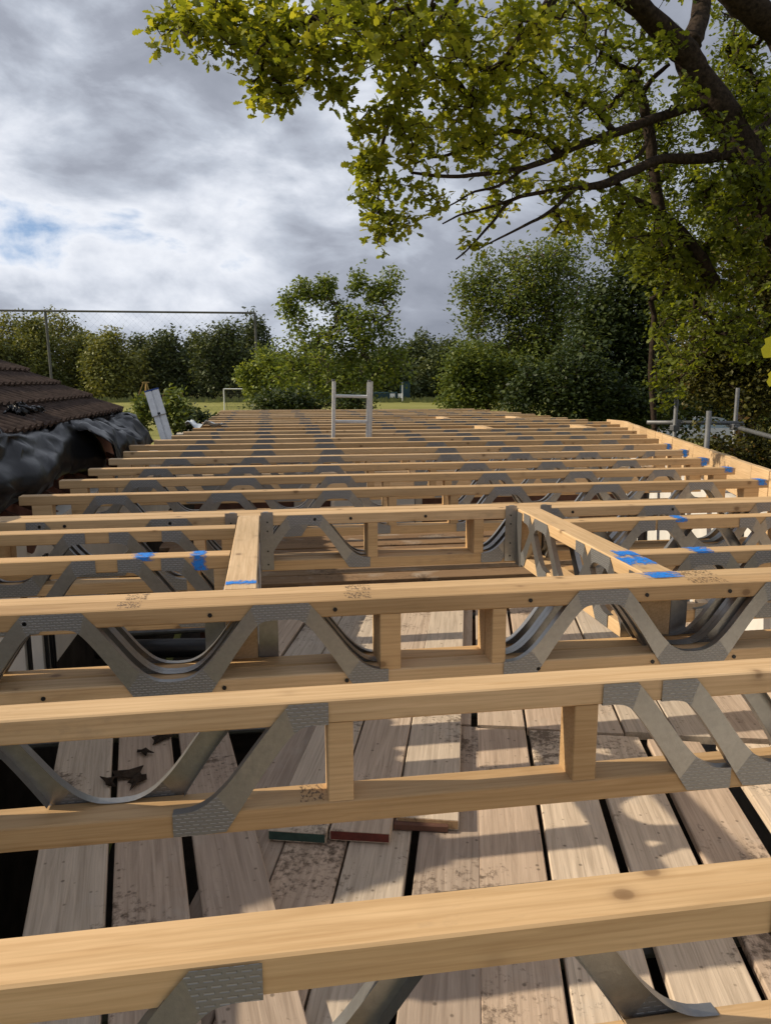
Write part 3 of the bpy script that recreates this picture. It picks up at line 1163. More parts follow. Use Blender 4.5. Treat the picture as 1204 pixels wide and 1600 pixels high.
def fold(x, y, k, amp):
    p = Vector((x * k, y * k * .8, k))
    return amp * (abs(mnoise.noise(p)) * 1.6 + .5 * abs(mnoise.noise(p * 2.3)) - .5)


def sheet_a(u, v):
    y = 3.0 + u * 3.7
    prof_x = [-1.63, -1.55, -1.48, -1.42, -1.38, -1.43]
    prof_z = [-.30, -.315, -.36, -.45, -.58, -.70]
    t = v * 5
    i = min(4, int(t))
    fr = t - i
    x = prof_x[i] * (1 - fr) + prof_x[i + 1] * fr
    z = prof_z[i] * (1 - fr) + prof_z[i + 1] * fr
    x += .06 * mnoise.noise(Vector((y * 1.3, 1, v * 2))) + fold(y, v * 1.2, 1.9, .07)
    z += fold(y, v * .8, 2.0, .055) + .05 * math.sin(y * 2.3 + v * 2) * v - max(0, y - 5.6) * .05
    return x, y, CZ + z


def sheet_b(u, v):
    y = 6.2 + u * 2.3
    prof_x = [-1.62, -1.55, -1.45, -1.33, -1.22, -1.20]
    prof_z = [-.31, -.33, -.37, -.43, -.54, -.68]
    t = v * 5
    i = min(4, int(t))
    fr = t - i
    x = prof_x[i] * (1 - fr) + prof_x[i + 1] * fr
    z = prof_z[i] * (1 - fr) + prof_z[i + 1] * fr
    x += .05 * mnoise.noise(Vector((y * 1.7, 5, v * 2)))
    z += fold(y + 3, v, 2.2, .06) - .02 + .03 * math.sin(y * 3.1)
    return x, y, CZ + z


sheet('black_sheeting', 'large black polythene sheet bunched over the eaves at the left edge', 0, sheet_a)
sheet('black_sheeting', 'smaller black polythene sheet tucked under the tiles near the staging board', 0, sheet_b)


def sheet_c(u, v):
    y = 5.55 + u * .55
    a = v * math.pi * 1.5
    r_ = .04 + .012 * math.sin(u * 5)
    return -1.74 + .05 * u + r_ * math.cos(a) + .02 * mnoise.noise(Vector((u * 6, v * 4, 0))), y, CZ - .235 + r_ * math.sin(a) + .03 * mnoise.noise(Vector((u * 5, v * 3, 7)))


sheet('black_sheeting', 'small twist of black polythene lying on the tiles', 0, sheet_c, 20, 20)

# ------------------------------------------------------------------ scaffold tubes on the right
g = 'scaffold tubes outside the right edge'


def tube_thing(label, p, q, r_=.0242, couple=()):
    p, q = Vector(p), Vector(q)
    o = thing('scaffold_tube', label, 'scaffold tube', tuple(p if p.z < q.z else q), 0, g)
    mb = MB()
    base = o.location
    mb.tube([p - base, q - base], r_, 14)
    mb.build('tube', GALV_DULL, o, smooth=True)
    for t in couple:
        c = p.lerp(q, t) - base
        mb = MB()
        mb.box(-.04, .04, -.045, .045, -.035, .035, 0, Matrix.Translation(c), .008)
        mb.tube([c + Vector((.03, -.05, 0)), c + Vector((.09, -.05, .0))], .01, 6)
        mb.build('coupler', GALV_DULL, o)
    return o


def ground_below(p):
    return (p[0], p[1], 0.0)


pA = at(1057, 612, 9.0)
tube_thing('upright scaffold tube at the far end of the handrail', (pA[0], pA[1], 0), pA, couple=(1 - .43 / pA[2],))
pB = at(1107, 642, 7.0)
tube_thing('thick upright scaffold tube closest to the joist rim', (pB[0], pB[1], 0), pB)
pC = at(1152, 606, 9.3)
tube_thing('upright scaffold tube in front of the ivy hedge', (pC[0], pC[1], 0), pC, couple=(1 - .45 / pC[2],))
tube_thing('level scaffold handrail tube behind the rim', at(1010, 660, 9.2), at(1160, 661, 9.05), couple=(.31,))
tube_thing('scaffold tube running off past the right frame edge', at(1136, 664, 9.2), at(1290, 706, 6.4), couple=(.1,))


# ------------------------------------------------------------------ foliage toolkit
def fast_mesh(name, V, faces_arr, mats, tint=None, smooth=False):
    """V (n,3); faces_arr: list of (m,k) int arrays"""
    me = bpy.data.meshes.new(name)
    me.vertices.add(len(V))
    me.vertices.foreach_set('co', np.ascontiguousarray(V, dtype=np.float32).ravel())
    loops = np.concatenate([f.ravel() for f in faces_arr])
    tot = np.concatenate([np.full(len(f), f.shape[1]) for f in faces_arr])
    st_ = np.concatenate([[0], np.cumsum(tot)[:-1]])
    me.loops.add(len(loops))
    me.loops.foreach_set('vertex_index', loops.astype(np.int32))
    me.polygons.add(len(tot))
    me.polygons.foreach_set('loop_start', st_.astype(np.int32))
    if tint is not None:
        a = me.attributes.new('tint', 'FLOAT', 'POINT')
        a.data.foreach_set('value', tint.astype(np.float32))
    for m in mats:
        me.materials.append(m)
    if smooth:
        me.polygons.foreach_set('use_smooth', np.ones(len(tot), dtype=bool))
    me.update(calc_edges=True)
    me.validate()
    return me


OAK_SHAPE = np.array([(0, 0, 0), (0, .35, .02), (0, .7, .03), (0, 1, -.03),
                      (.10, .12, .02), (.09, .24, .0), (.24, .36, .05), (.16, .46, .02), (.33, .62, .05), (.20, .70, .02), (.24, .86, .0), (.10, .95, -.02)])
OAK_SHAPE = np.vstack([OAK_SHAPE, OAK_SHAPE[4:] * np.array([-1, 1, 1])])
OAK_FACES = [np.array([[0, 4, 5, 6, 1], [1, 6, 7, 8, 2]]), np.array([[2, 8, 9, 10, 11, 3]]), np.array([[1, 14, 13, 12, 0], [2, 16, 15, 14, 1]]), np.array([[3, 19, 18, 17, 16, 2]])]
RH_SHAPE = np.array([(0, 0, 0), (.28, .45, .06), (0, 1, 0), (-.28, .45, .06)])
RH_FACES = [np.array([[0, 1, 2], [0, 2, 3]])]


def rand_rot(n, flat=0.5):
    """random frames; flat>0 biases the leaf's face towards the sky"""
    nrm = rng.normal(size=(n, 3))
    nrm /= np.linalg.norm(nrm, axis=1)[:, None]
    nrm[:, 2] = np.abs(nrm[:, 2]) + flat
    nrm /= np.linalg.norm(nrm, axis=1)[:, None]
    t = rng.normal(size=(n, 3))
    t[:, 2] -= .25
    t -= (t * nrm).sum(1)[:, None] * nrm
    t /= np.linalg.norm(t, axis=1)[:, None]
    bq = np.cross(t, nrm)
    return np.stack([bq, t, nrm], axis=2)


def leaves(name, C, size, mat, shape=RH_SHAPE, faces=RH_FACES, flat=.5, tint=None, sv=.3):
    n = len(C)
    Rm = rand_rot(n, flat)
    sz = size * (1 + sv * rng.uniform(-1, 1, n))
    V = np.einsum('nij,kj->nki', Rm, shape) * sz[:, None, None] + C[:, None, :]
    k = len(shape)
    V = V.reshape(-1, 3)
    off = (np.arange(n) * k)[:, None, None]
    fs = [(f[None] + off).reshape(-1, f.shape[1]) for f in faces]
    if tint is None:
        tint = rng.uniform(0, 1, n)
    return fast_mesh(name, V, fs, [mat], np.repeat(np.clip(tint, 0, 1), k))


def tubes_mesh(name, A, B, ra, rb, mat, n=5):
    T_ = B - A
    ln = np.linalg.norm(T_, axis=1)
    ok = ln > 1e-5
    A, B, ra, rb, T_, ln = A[ok], B[ok], ra[ok], rb[ok], T_[ok], ln[ok]
    T_ = T_ / ln[:, None]
    ref = np.where(np.abs(T_[:, 2:3]) < .9, np.array([[0, 0, 1.0]]), np.array([[1.0, 0, 0]]))
    u = np.cross(T_, ref)
    u /= np.linalg.norm(u, axis=1)[:, None]
    w_ = np.cross(T_, u)
    ang = np.arange(n) * 2 * np.pi / n
    ring = np.cos(ang)[None, :, None] * u[:, None] + np.sin(ang)[None, :, None] * w_[:, None]
    V = np.concatenate([A[:, None] + ring * ra[:, None, None], B[:, None] + ring * rb[:, None, None]], axis=1)
    m = len(A)
    off = (np.arange(m) * 2 * n)[:, None]
    k = np.arange(n)
    q = np.stack([k, (k + 1) % n, n + (k + 1) % n, n + k], axis=1)
    F_ = (q[None] + off[:, :, None]).reshape(-1, 4)
    return fast_mesh(name, V.reshape(-1, 3), [F_], [mat], smooth=True)


def grow(seed_pts, seed_par, anchors, jit=.12, steps=3, droop=0.0):
    """join every anchor to the nearest wood already there; returns nodes, parents"""
    nodes = [np.array(p, float) for p in seed_pts]
    par = list(seed_par)
    anchors = np.array(anchors, float)
    n = len(anchors)
    NA = np.array(nodes)
    D2 = ((anchors[:, None] - NA[None]) ** 2).sum(2)
    best = D2.argmin(1)
    bd = D2.min(1)
    done = np.zeros(n, bool)
    tip = []
    for _ in range(n):
        i = int(np.where(done, 1e18, bd).argmin())
        done[i] = True
        p0 = nodes[best[i]]
        last = int(best[i])
        d_ = anchors[i] - p0
        L_ = np.linalg.norm(d_)
        new = []
        for s_ in range(1, steps + 1):
            t = s_ / steps
            q_ = p0 + d_ * t
            if s_ < steps:
                q_ = q_ + rng.normal(size=3) * L_ * jit + np.array([0, 0, droop * L_ * t * (1 - t)])
            nodes.append(q_)
            par.append(last)
            last = len(nodes) - 1
            new.append(last)
        tip.append(last)
        for k_ in new:
            dd = ((anchors - nodes[k_]) ** 2).sum(1)
            m_ = dd < bd
            bd[m_] = dd[m_]
            best[m_] = k_
    return np.array(nodes), np.array(par), np.array(tip)


def wood(nodes, par, r_tip, expo, fixed=None, rmax=9):
    cnt = np.zeros(len(nodes))
    cnt[:] = 0
    child = np.bincount(par[par >= 0], minlength=len(nodes))
    cnt[child == 0] = 1
    for i in range(len(nodes) - 1, 0, -1):
        if par[i] >= 0:
            cnt[par[i]] += cnt[i]
    r_ = np.minimum(r_tip * np.maximum(cnt, 1) ** expo, rmax)
    if fixed is not None:
        for i, v_ in fixed.items():
            r_[i] = v_
    e = np.where(par >= 0)[0]
    ra = r_[par[e]].copy()
    ra = np.minimum(ra, r_[e] * 1.6 + .001) if fixed is None else np.where(np.isin(e, list(fixed)), r_[par[e]], np.minimum(r_[par[e]], r_[e] * 1.5 + .001))
    return nodes[par[e]], nodes[e], ra, r_[e]


def blob_anchors(blobs, n):
    out = []
    wsum = sum(b_[3] * b_[4] * b_[5] for b_ in blobs)
    for cx, cy, cz, rx, ry, rz in blobs:
        k_ = max(3, int(n * rx * ry * rz / wsum))
        d_ = rng.normal(size=(k_, 3))
        d_ /= np.linalg.norm(d_, axis=1)[:, None]
        r_ = rng.uniform(.35, 1.0, k_) ** .5
        out.append(np.array([cx, cy, cz]) + d_ * r_[:, None] * np.array([rx, ry, rz]))
    return np.vstack(out)


def tree(name, label, base, blobs, n_anchor, n_leaf, spread, lsize, mat, bark=BARKG, group=None, cat='tree', r_tip=.006, expo=.42,
         flat=.4, trunks=1, rmax=.3, tbias=0.0):
    base = np.array(base, float)
    o = thing(name, label, cat, tuple(base), 0, group)
    bl = [(a_ + base[0] * 0, b_, c_, d_, e_, f_) for a_, b_, c_, d_, e_, f_ in blobs]
    A = blob_anchors(bl, n_anchor)
    top = A[:, 2].max()
    seeds, par = [], []
    for t in range(trunks):
        off = rng.normal(size=2) * .25 * (trunks > 1)
        c0 = A.mean(0)
        last = -1 if t == 0 else 0
        for s_ in range(6):
            f_ = s_ / 5
            p = np.array([off[0] * (1 + f_) + c0[0] * f_ * .7, off[1] * (1 + f_) + c0[1] * f_ * .7, -0.1 + f_ * top * .55])
            p[:2] += rng.normal(size=2) * .04 * top * .15
            seeds.append(p)
            par.append(last)
            last = len(seeds) - 1
    nodes, pr, tips = grow(seeds, par, A, .10, 3, .1)
    a_, b_, ra, rb = wood(nodes, pr, r_tip, expo, None, rmax)
    link('trunk', tubes_mesh('trunk', a_, b_, ra, rb, bark, 6), o)
    C = np.repeat(A, n_leaf, axis=0) + np.clip(rng.normal(size=(len(A) * n_leaf, 3)), -1.7, 1.7) * spread
    clump_t = np.repeat(rng.normal(.5, .18, len(A)), n_leaf)
    tint = clump_t + rng.normal(0, .16, len(C)) + tbias
    link('crown', leaves('crown', C, lsize, mat, flat=flat, tint=tint), o)
    return o


# ------------------------------------------------------------------ the oak
def build_oak():
    o = thing('oak_tree', 'large oak leaning in from the right with leafy boughs over the roof', 'tree', tuple(at(1330, 900, 7.35) * np.array([1, 1, 0])))
    org = np.array(o.location)
    limbs = [   # (points (x, y, depth), radii)
        ([(1340, 1200, 7.4), (1330, 900, 7.35), (1310, 640, 7.3), (1258, 430, 7.2), (1195, 310, 7.1), (1150, 215, 7.0), (1118, 165, 6.9), (1085, 115, 6.8), (1062, 75, 6.7), (1020, 32, 6.5), (975, -8, 6.3), (900, -70, 6.0), (800, -120, 5.6), (700, -150, 5.2)],
         [.26, .23, .205, .185, .168, .152, .138, .126, .114, .094, .084, .074, .066, .058]),
        ([(1075, 72, 6.75), (1092, 30, 6.9), (1098, -20, 7.0), (1110, -120, 7.2)], [.10, .085, .08, .06]),
        ([(1270, 450, 7.2), (1275, 250, 7.6), (1228, 70, 7.7), (1180, 20, 7.6), (1135, -20, 7.5), (1080, -90, 7.3)], [.2, .17, .15, .14, .13, .11]),
        ([(1108, 158, 6.9), (1082, 166, 6.8), (1020, 186, 6.6), (960, 208, 6.4), (900, 228, 6.2), (872, 242, 6.1), (820, 262, 5.9), (760, 271, 5.7), (702, 276, 5.6), (640, 270, 5.5)],
         [.06, .045, .041, .037, .032, .028, .022, .018, .014, .010]),
        ([(872, 240, 6.1), (845, 215, 6.0), (790, 205, 5.9), (735, 225, 5.8), (690, 245, 5.7), (650, 240, 5.6)], [.03, .024, .018, .014, .011, .008]),
        ([(1150, 235, 7.0), (1090, 248, 6.8), (1035, 248, 6.6), (1000, 262, 6.5), (965, 278, 6.4), (935, 290, 6.3), (890, 293, 6.2), (850, 300, 6.1), (800, 312, 6.0), (770, 345, 5.9), (735, 385, 5.8), (712, 405, 5.75)],
         [.075, .048, .042, .04, .038, .036, .022, .018, .015, .012, .008, .005]),
        ([(800, 312, 6.0), (760, 325, 5.9), (720, 335, 5.8), (690, 350, 5.7)], [.014, .01, .008, .005]),
        ([(1160, 255, 7.05), (1204, 180, 7.4), (1260, 178, 7.6)], [.06, .05, .045]),
        # bough over the roof, from the leader beyond the top of the frame
        ([(700, -150, 5.2), (640, -70, 5.0), (600, -20, 4.9), (540, 10, 4.8), (470, 35, 4.8), (400, 45, 4.85), (330, 50, 4.9), (280, 48, 4.95), (248, 45, 5.0)], [.06, .05, .042, .035, .028, .02, .014, .009, .005]),
        ([(800, -120, 5.6), (740, -40, 5.4), (690, 30, 5.3), (650, 90, 5.3), (625, 150, 5.4), (600, 210, 5.5), (590, 270, 5.6), (592, 330, 5.65)], [.05, .042, .034, .026, .02, .015, .01, .006]),
        ([(900, -70, 6.0), (860, 0, 5.9), (820, 60, 5.9), (780, 110, 5.9), (740, 160, 5.9), (700, 200, 5.8)], [.05, .045, .036, .028, .02, .012]),
        ([(540, 10, 4.8), (510, 60, 4.75), (490, 110, 4.7), (450, 150, 4.8)], [.02, .014, .01, .006]),
        ([(1045, 420, 7.3), (1030, 330, 7.25), (1020, 262, 7.2), (1010, 190, 7.1), (1000, 145, 7.0), (975, 112, 6.9), (945, 85, 6.8)], [.07, .06, .055, .05, .042, .026, .014]),
        ([(1002, 148, 7.0), (1020, 122, 6.95), (1045, 100, 6.9)], [.028, .022, .018]),
        ([(1115, 445, 7.5), (1088, 395, 7.4), (1040, 340, 7.3), (985, 310, 7.1), (955, 275, 6.9), (935, 235, 6.7)], [.075, .065, .045, .035, .025, .015]),
        ([(900, 293, 6.2), (860, 330, 6.1), (820, 352, 6.0), (780, 372, 5.95), (745, 390, 5.9)], [.02, .015, .011, .008, .004]),
        ([(960, 208, 6.4), (930, 170, 6.3), (890, 150, 6.2), (850, 120, 6.1), (820, 80, 6.0)], [.03, .024, .018, .012, .008]),
        ([(1020, 186, 6.6), (1000, 240, 6.6), (950, 262, 6.5), (905, 268, 6.4)], [.02, .016, .012, .008]),
        ([(820, 262, 5.9), (780, 290, 5.85), (740, 300, 5.8), (700, 322, 5.75), (665, 330, 5.7)], [.016, .012, .009, .006, .004]),
        # low twig reaching to the right edge near the camera
        ([(1262, 250, 7.6), (1500, 200, 5.0), (1480, 300, 3.4), (1330, 420, 2.6), (1235, 490, 2.3)], [.05, .035, .02, .008, .004]),
    ]
    seeds, par, fixed = [], [], {}
    for pts_, rad in limbs:
        last = -1
        P3 = [at(*p) - org for p in pts_]
        if seeds:
            dd = [np.linalg.norm(s_ - P3[0]) for s_ in seeds]
            last = int(np.argmin(dd))
        # subdivide with a little wander
        for i, p in enumerate(P3):
            if i > 0:
                for t in (.34, .67):
                    q_ = P3[i - 1] * (1 - t) + p * t + rng.normal(size=3) * min(rad[i] * .35, .03)
                    seeds.append(q_)
                    par.append(last)
                    last = len(seeds) - 1
                    fixed[last] = rad[i - 1] * (1 - t) + rad[i] * t
            seeds.append(p)
            par.append(last)
            last = len(seeds) - 1
            fixed[last] = rad[i]
    pads = [  # x, y, rx, ry, depth, spread of depth, number
        (253, 48, 22, 30, 5.0, .12, 9), (283, 18, 38, 24, 4.95, .2, 14), (330, 48, 48, 40, 4.9, .3, 34), (385, 30, 60, 42, 4.85, .35, 46), (385, 75, 45, 30, 4.85, .3, 22),
        (425, 140, 34, 40, 4.85, .25, 30), (440, 55, 55, 45, 4.8, .35, 44), (480, 90, 45, 48, 4.75, .35, 36), (527, 150, 18, 34, 4.7, .15, 12), (540, 45, 60, 55, 4.7, .5, 52),
        (600, 25, 70, 45, 4.6, .5, 48), (615, 105, 55, 55, 5.1, .45, 40), (680, 55, 70, 55, 5.0, .5, 50), (590, 195, 40, 36, 5.4, .3, 24), (645, 175, 50, 45, 5.4, .4, 30),
        (588, 290, 30, 45, 5.6, .25, 30), (575, 250, 26, 22, 5.5, .2, 16), (598, 355, 22, 32, 5.6, .2, 20), (632, 345, 20, 24, 5.7, .2, 7), (668, 225, 48, 40, 5.6, .35, 32),
        (650, 290, 26, 24, 5.6, .3, 8), (690, 320, 28, 18, 5.7, .2, 6), (740, 195, 55, 45, 5.8, .4, 38), (720, 125, 55, 45, 5.6, .4, 42), (780, 55, 80, 55, 5.4, .55, 64),
        (800, 140, 65, 45, 5.8, .5, 50), (768, 240, 52, 36, 5.9, .4, 30), (830, 215, 55, 36, 6.1, .45, 34), (880, 95, 75, 65, 6.0, .6, 62), (890, 25, 90, 36, 5.9, .6, 52),
        (885, 180, 55, 36, 6.2, .4, 32), (850, 298, 55, 26, 6.3, .4, 26), (760, 320, 45, 28, 6.1, .3, 16), (728, 385, 20, 12, 5.9, .15, 5), (925, 250, 55, 42, 6.5, .45, 36),
        (950, 330, 58, 36, 6.7, .45, 44), (890, 345, 45, 22, 6.5, .4, 22), (960, 130, 50, 60, 6.6, .5, 34), (1000, 60, 40, 40, 7.2, .4, 18), (1010, 370, 60, 36, 7.0, .5, 44),
        (1060, 300, 70, 50, 7.6, .5, 60), (1160, 330, 60, 60, 7.0, .5, 60), (1110, 410, 80, 50, 7.6, .5, 70), (1040, 415, 60, 40, 7.6, .5, 46), (1160, 130, 50, 70, 8.2, .5, 46),
        (1185, 240, 40, 60, 8.0, .5, 40), (1100, 520, 80, 60, 8.4, .5, 60), (1170, 500, 50, 70, 8.0, .5, 50), (1050, 590, 40, 46, 8.8, .4, 26), (1150, 20, 40, 30, 8.3, .4, 14),
        (1120, 215, 34, 26, 6.55, .2, 12), (1165, 275, 40, 36, 6.6, .25, 22), (1075, 140, 26, 26, 6.4, .2, 8), (1030, 70, 30, 26, 6.1, .2, 8), (1190, 180, 26, 40, 6.8, .2, 12),
        (1000, -60, 160, 60, 6.5, .8, 60), (700, -80, 200, 60, 5.0, .8, 80), (420, -40, 140, 40, 4.8, .5, 46), (1300, 300, 80, 160, 7.5, .8, 60), (1300, 60, 80, 100, 8.0, .8, 40),
    ]
    A, tb = [], []
    for x, y_, rx, ry, dp, sd, k_ in pads:
        for _ in range(max(3, int(k_ * (.74 if x < 990 else 1.15)))):
            a_ = rng.uniform(0, 2 * np.pi)
            r_ = rng.uniform(0, 1) ** .5
            A.append(at(x + rx * r_ * math.cos(a_), y_ + ry * r_ * math.sin(a_), dp + rng.uniform(-sd, sd)) - org)
            tb.append(0.60 if x < 940 else (.22 if x < 1120 else .10))  # right-hand leaves tinted darker, shade put into the leaf colour
    A = np.array(A)
    nodes, pr, tips = grow(seeds, par, A, .13, 3, .05)
    a_, b_, ra, rb = wood(nodes, pr, .0034, .5, fixed, .024)
    keep = np.where(pr >= 0)[0] >= len(seeds)
    link('twigs', tubes_mesh('twigs', a_[keep], b_[keep], ra[keep], rb[keep], BARK, 5), o)
    mb = MB()
    for pts_, rad in limbs:
        P3 = [Vector(at(*p) - org) for p in pts_]
        pp, rr = [], []
        for i in range(len(P3) - 1):
            p0, p1, p2, p3 = P3[max(i - 1, 0)], P3[i], P3[i + 1], P3[min(i + 2, len(P3) - 1)]
            for t in (0, .25, .5, .75):
                c_ = .5 * ((2 * p1) + (p2 - p0) * t + (2 * p0 - 5 * p1 + 4 * p2 - p3) * t * t + (3 * p1 - p0 - 3 * p2 + p3) * t ** 3)
                r_ = rad[i] * (1 - t) + rad[i + 1] * t
                pp.append(c_ + Vector(rng.normal(size=3)) * r_ * .05)
                rr.append(r_ * (1 + .025 * rng.normal()))
        pp.append(P3[-1])
        rr.append(rad[-1])
        mb.tube(pp, rr, 22 if rad[0] > .1 else 8)
    tk = mb.build('trunk', BARK, o, smooth=True)
    for v_ in tk.data.vertices:
        d_ = mnoise.noise(Vector((v_.co.x * 14, v_.co.y * 14, v_.co.z * 5))) * .012 + mnoise.noise(v_.co * 4) * .014
        v_.co += Vector((v_.co.x, v_.co.y, 0)).normalized() * 0 + Vector((d_, d_ * .6, d_ * .4))
    nl = 14
    C = np.repeat(A, nl, axis=0) + rng.normal(size=(len(A) * nl, 3)) * .034
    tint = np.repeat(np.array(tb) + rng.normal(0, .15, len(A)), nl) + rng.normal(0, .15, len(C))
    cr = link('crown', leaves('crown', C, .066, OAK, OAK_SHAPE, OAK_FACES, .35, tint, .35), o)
    # the near sprig hanging into the right edge
    C = np.array([at(1226, 492, 2.3), at(1222, 505, 2.28), at(1236, 520, 2.3), at(1214, 560, 2.25), at(1238, 480, 2.35)]) - org
    k_ = len(OAK_SHAPE)
    V, tt = [], []
    for c_, dx, ln in zip(C, (-.15, -.5, .1, -.2, .4), (.13, .115, .14, .085, .12)):
        t_ = np.array([dx, 0, -1.0])
        t_ /= np.linalg.norm(t_)
        nn = np.array([.3, -1, .25])
        nn -= (nn @ t_) * t_
        nn /= np.linalg.norm(nn)
        V.append(c_ + (OAK_SHAPE * ln) @ np.stack([np.cross(t_, nn), t_, nn]))
        tt += [.9] * k_
    V = np.vstack(V)
    fs = [np.vstack([f + k_ * i for i in range(len(C))]) for f in OAK_FACES]
    link('near_leaf', fast_mesh('near_leaf', V, fs, [OAK], np.array(tt)), o)


build_oak()

# ------------------------------------------------------------------ other trees and hedges


def G(x, D, y=None):
    """ground point below photograph column x at depth D"""
    p = at(x, 592, D)
    return (float(p[0]), float(p[1]), 0.0)


def px2m(D):
    return D / 1179.1


def blobs_px(base, D, lst):
    """ellipsoids given as (x, y, rx, ry) in the photograph at depth D (+dz) relative to the tree's base"""
    out = []
    for q in lst:
        x, y_, rx, ry = q[:4]
        dd = q[4] if len(q) > 4 else 0
        k_ = px2m(D)
        for _ in range(7):
          a1, r1 = rng.uniform(0, 2 * np.pi), rng.uniform(0, .8)
          f1 = rng.uniform(.32, .70)
          p = at(x + rx * r1 * math.cos(a1), y_ + ry * r1 * math.sin(a1), D + dd + rng.uniform(-.5, .5) * rx * k_)
          out.append((p[0] - base[0], p[1] - base[1], p[2], rx * k_ * f1, max(rx * k_ * .8, .3) * f1, ry * k_ * f1))
    return out


# slim stems behind the oak
base = G(1030, 12)
tree('field_maple', 'slender tree with upright bare stem behind the oak boughs', base, blobs_px(base, 12, [(1030, 230, 70, 70), (990, 150, 50, 50), (1060, 380, 80, 60), (1000, 330, 50, 50), (960, 390, 40, 36)]), 260, 26, .16, .075, OAK, BARK, tbias=-.5, r_tip=.007, expo=.40, rmax=.11)
base = G(1180, 12.5)
tree('field_maple', 'leafy green tree filling the gap behind the oak trunk', base, blobs_px(base, 12.5, [(1160, 150, 60, 70), (1200, 260, 70, 80), (1120, 330, 60, 60), (1190, 380, 70, 70), (1090, 430, 60, 50), (1240, 150, 70, 80), (1150, 60, 40, 40), (1060, 470, 50, 40)]), 460, 34, .17, .085, OAK, BARK, tbias=-.55, r_tip=.007, expo=.40, rmax=.14)
# ivy covered mass behind the scaffold
base = G(1150, 10.5)
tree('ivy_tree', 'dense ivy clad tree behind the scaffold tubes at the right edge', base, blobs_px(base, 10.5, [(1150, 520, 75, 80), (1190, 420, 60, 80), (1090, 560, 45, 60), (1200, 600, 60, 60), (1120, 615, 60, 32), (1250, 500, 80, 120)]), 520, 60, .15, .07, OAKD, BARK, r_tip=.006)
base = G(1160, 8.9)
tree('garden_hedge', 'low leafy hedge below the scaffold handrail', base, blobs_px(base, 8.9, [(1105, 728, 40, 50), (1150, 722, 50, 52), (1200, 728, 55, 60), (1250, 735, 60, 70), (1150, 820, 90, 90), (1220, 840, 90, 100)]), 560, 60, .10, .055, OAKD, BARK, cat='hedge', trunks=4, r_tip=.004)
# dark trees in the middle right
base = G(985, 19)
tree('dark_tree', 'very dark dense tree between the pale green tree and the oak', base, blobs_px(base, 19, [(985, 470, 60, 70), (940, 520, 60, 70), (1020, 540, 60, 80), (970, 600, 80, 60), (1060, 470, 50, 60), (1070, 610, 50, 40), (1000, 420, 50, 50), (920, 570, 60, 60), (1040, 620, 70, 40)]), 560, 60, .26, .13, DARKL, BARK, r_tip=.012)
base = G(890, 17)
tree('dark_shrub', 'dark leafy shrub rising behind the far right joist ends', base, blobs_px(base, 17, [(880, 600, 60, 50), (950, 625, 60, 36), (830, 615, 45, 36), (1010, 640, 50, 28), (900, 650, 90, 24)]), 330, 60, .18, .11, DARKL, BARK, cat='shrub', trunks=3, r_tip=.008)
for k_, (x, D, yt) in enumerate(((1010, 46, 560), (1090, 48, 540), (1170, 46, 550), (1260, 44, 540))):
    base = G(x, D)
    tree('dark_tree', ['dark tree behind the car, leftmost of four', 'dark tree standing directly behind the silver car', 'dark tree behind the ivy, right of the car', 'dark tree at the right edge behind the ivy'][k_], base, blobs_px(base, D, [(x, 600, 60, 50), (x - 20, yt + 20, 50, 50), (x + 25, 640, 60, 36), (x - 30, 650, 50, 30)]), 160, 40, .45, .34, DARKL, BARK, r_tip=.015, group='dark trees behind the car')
# pale green tree
base = G(820, 23)
tree('willow_tree', 'tall pale green tree with fine upright twigs beyond the far right corner', base, blobs_px(base, 23, [(850, 430, 50, 55), (820, 470, 70, 70), (760, 490, 45, 70), (730, 460, 22, 40), (870, 520, 60, 70), (790, 560, 70, 60), (880, 400, 28, 30), (905, 460, 40, 50), (760, 430, 16, 34), (740, 500, 30, 60), (850, 560, 70, 60), (800, 420, 30, 30)]), 800, 32, .24, .12, GREEN, BARKG, r_tip=.010, tbias=.12)
base = G(770, 24)
tree('broadleaf_bush', 'rounded green bush at the foot of the pale green tree', base, blobs_px(base, 22, [(760, 590, 60, 46), (720, 600, 30, 34), (820, 600, 50, 40), (740, 625, 50, 20)]), 260, 50, .2, .12, GREEN, BARK, cat='shrub', trunks=3, r_tip=.008)
# small open tree in the centre
base = G(530, 26)
tree('young_tree', 'open crowned young tree standing behind the ladder', base, blobs_px(base, 26, [(520, 570, 75, 50), (470, 500, 30, 40), (560, 520, 50, 40), (600, 500, 24, 50), (450, 570, 36, 40), (500, 460, 24, 26), (612, 445, 14, 22), (585, 455, 16, 24), (560, 440, 9, 24), (450, 480, 12, 20), (510, 445, 10, 20), (620, 540, 22, 40), (530, 525, 60, 45), (485, 540, 45, 45), (590, 565, 45, 40), (540, 490, 26, 26), (490, 610, 70, 30), (550, 600, 60, 36), (470, 450, 18, 20)]), 400, 22, .17, .15, FRESH, BARKG, r_tip=.010, expo=.40)
base = G(410, 31)
tree('broadleaf_bush', 'yellow green bush to the left of the young tree, behind the goal', base, blobs_px(base, 31, [(420, 575, 24, 30), (400, 612, 18, 20), (448, 605, 30, 32), (385, 585, 12, 14)]), 130, 36, .17, .16, FRESH, BARK, cat='shrub', trunks=2, r_tip=.008, tbias=.2)
base = G(460, 22)
tree('low_shrub', 'low dark shrub in front of the young tree by the roof end', base, blobs_px(base, 22, [(425, 632, 40, 16), (480, 630, 40, 18), (560, 632, 40, 16)]), 120, 40, .16, .12, DARKL, BARK, cat='shrub', trunks=3, r_tip=.006)
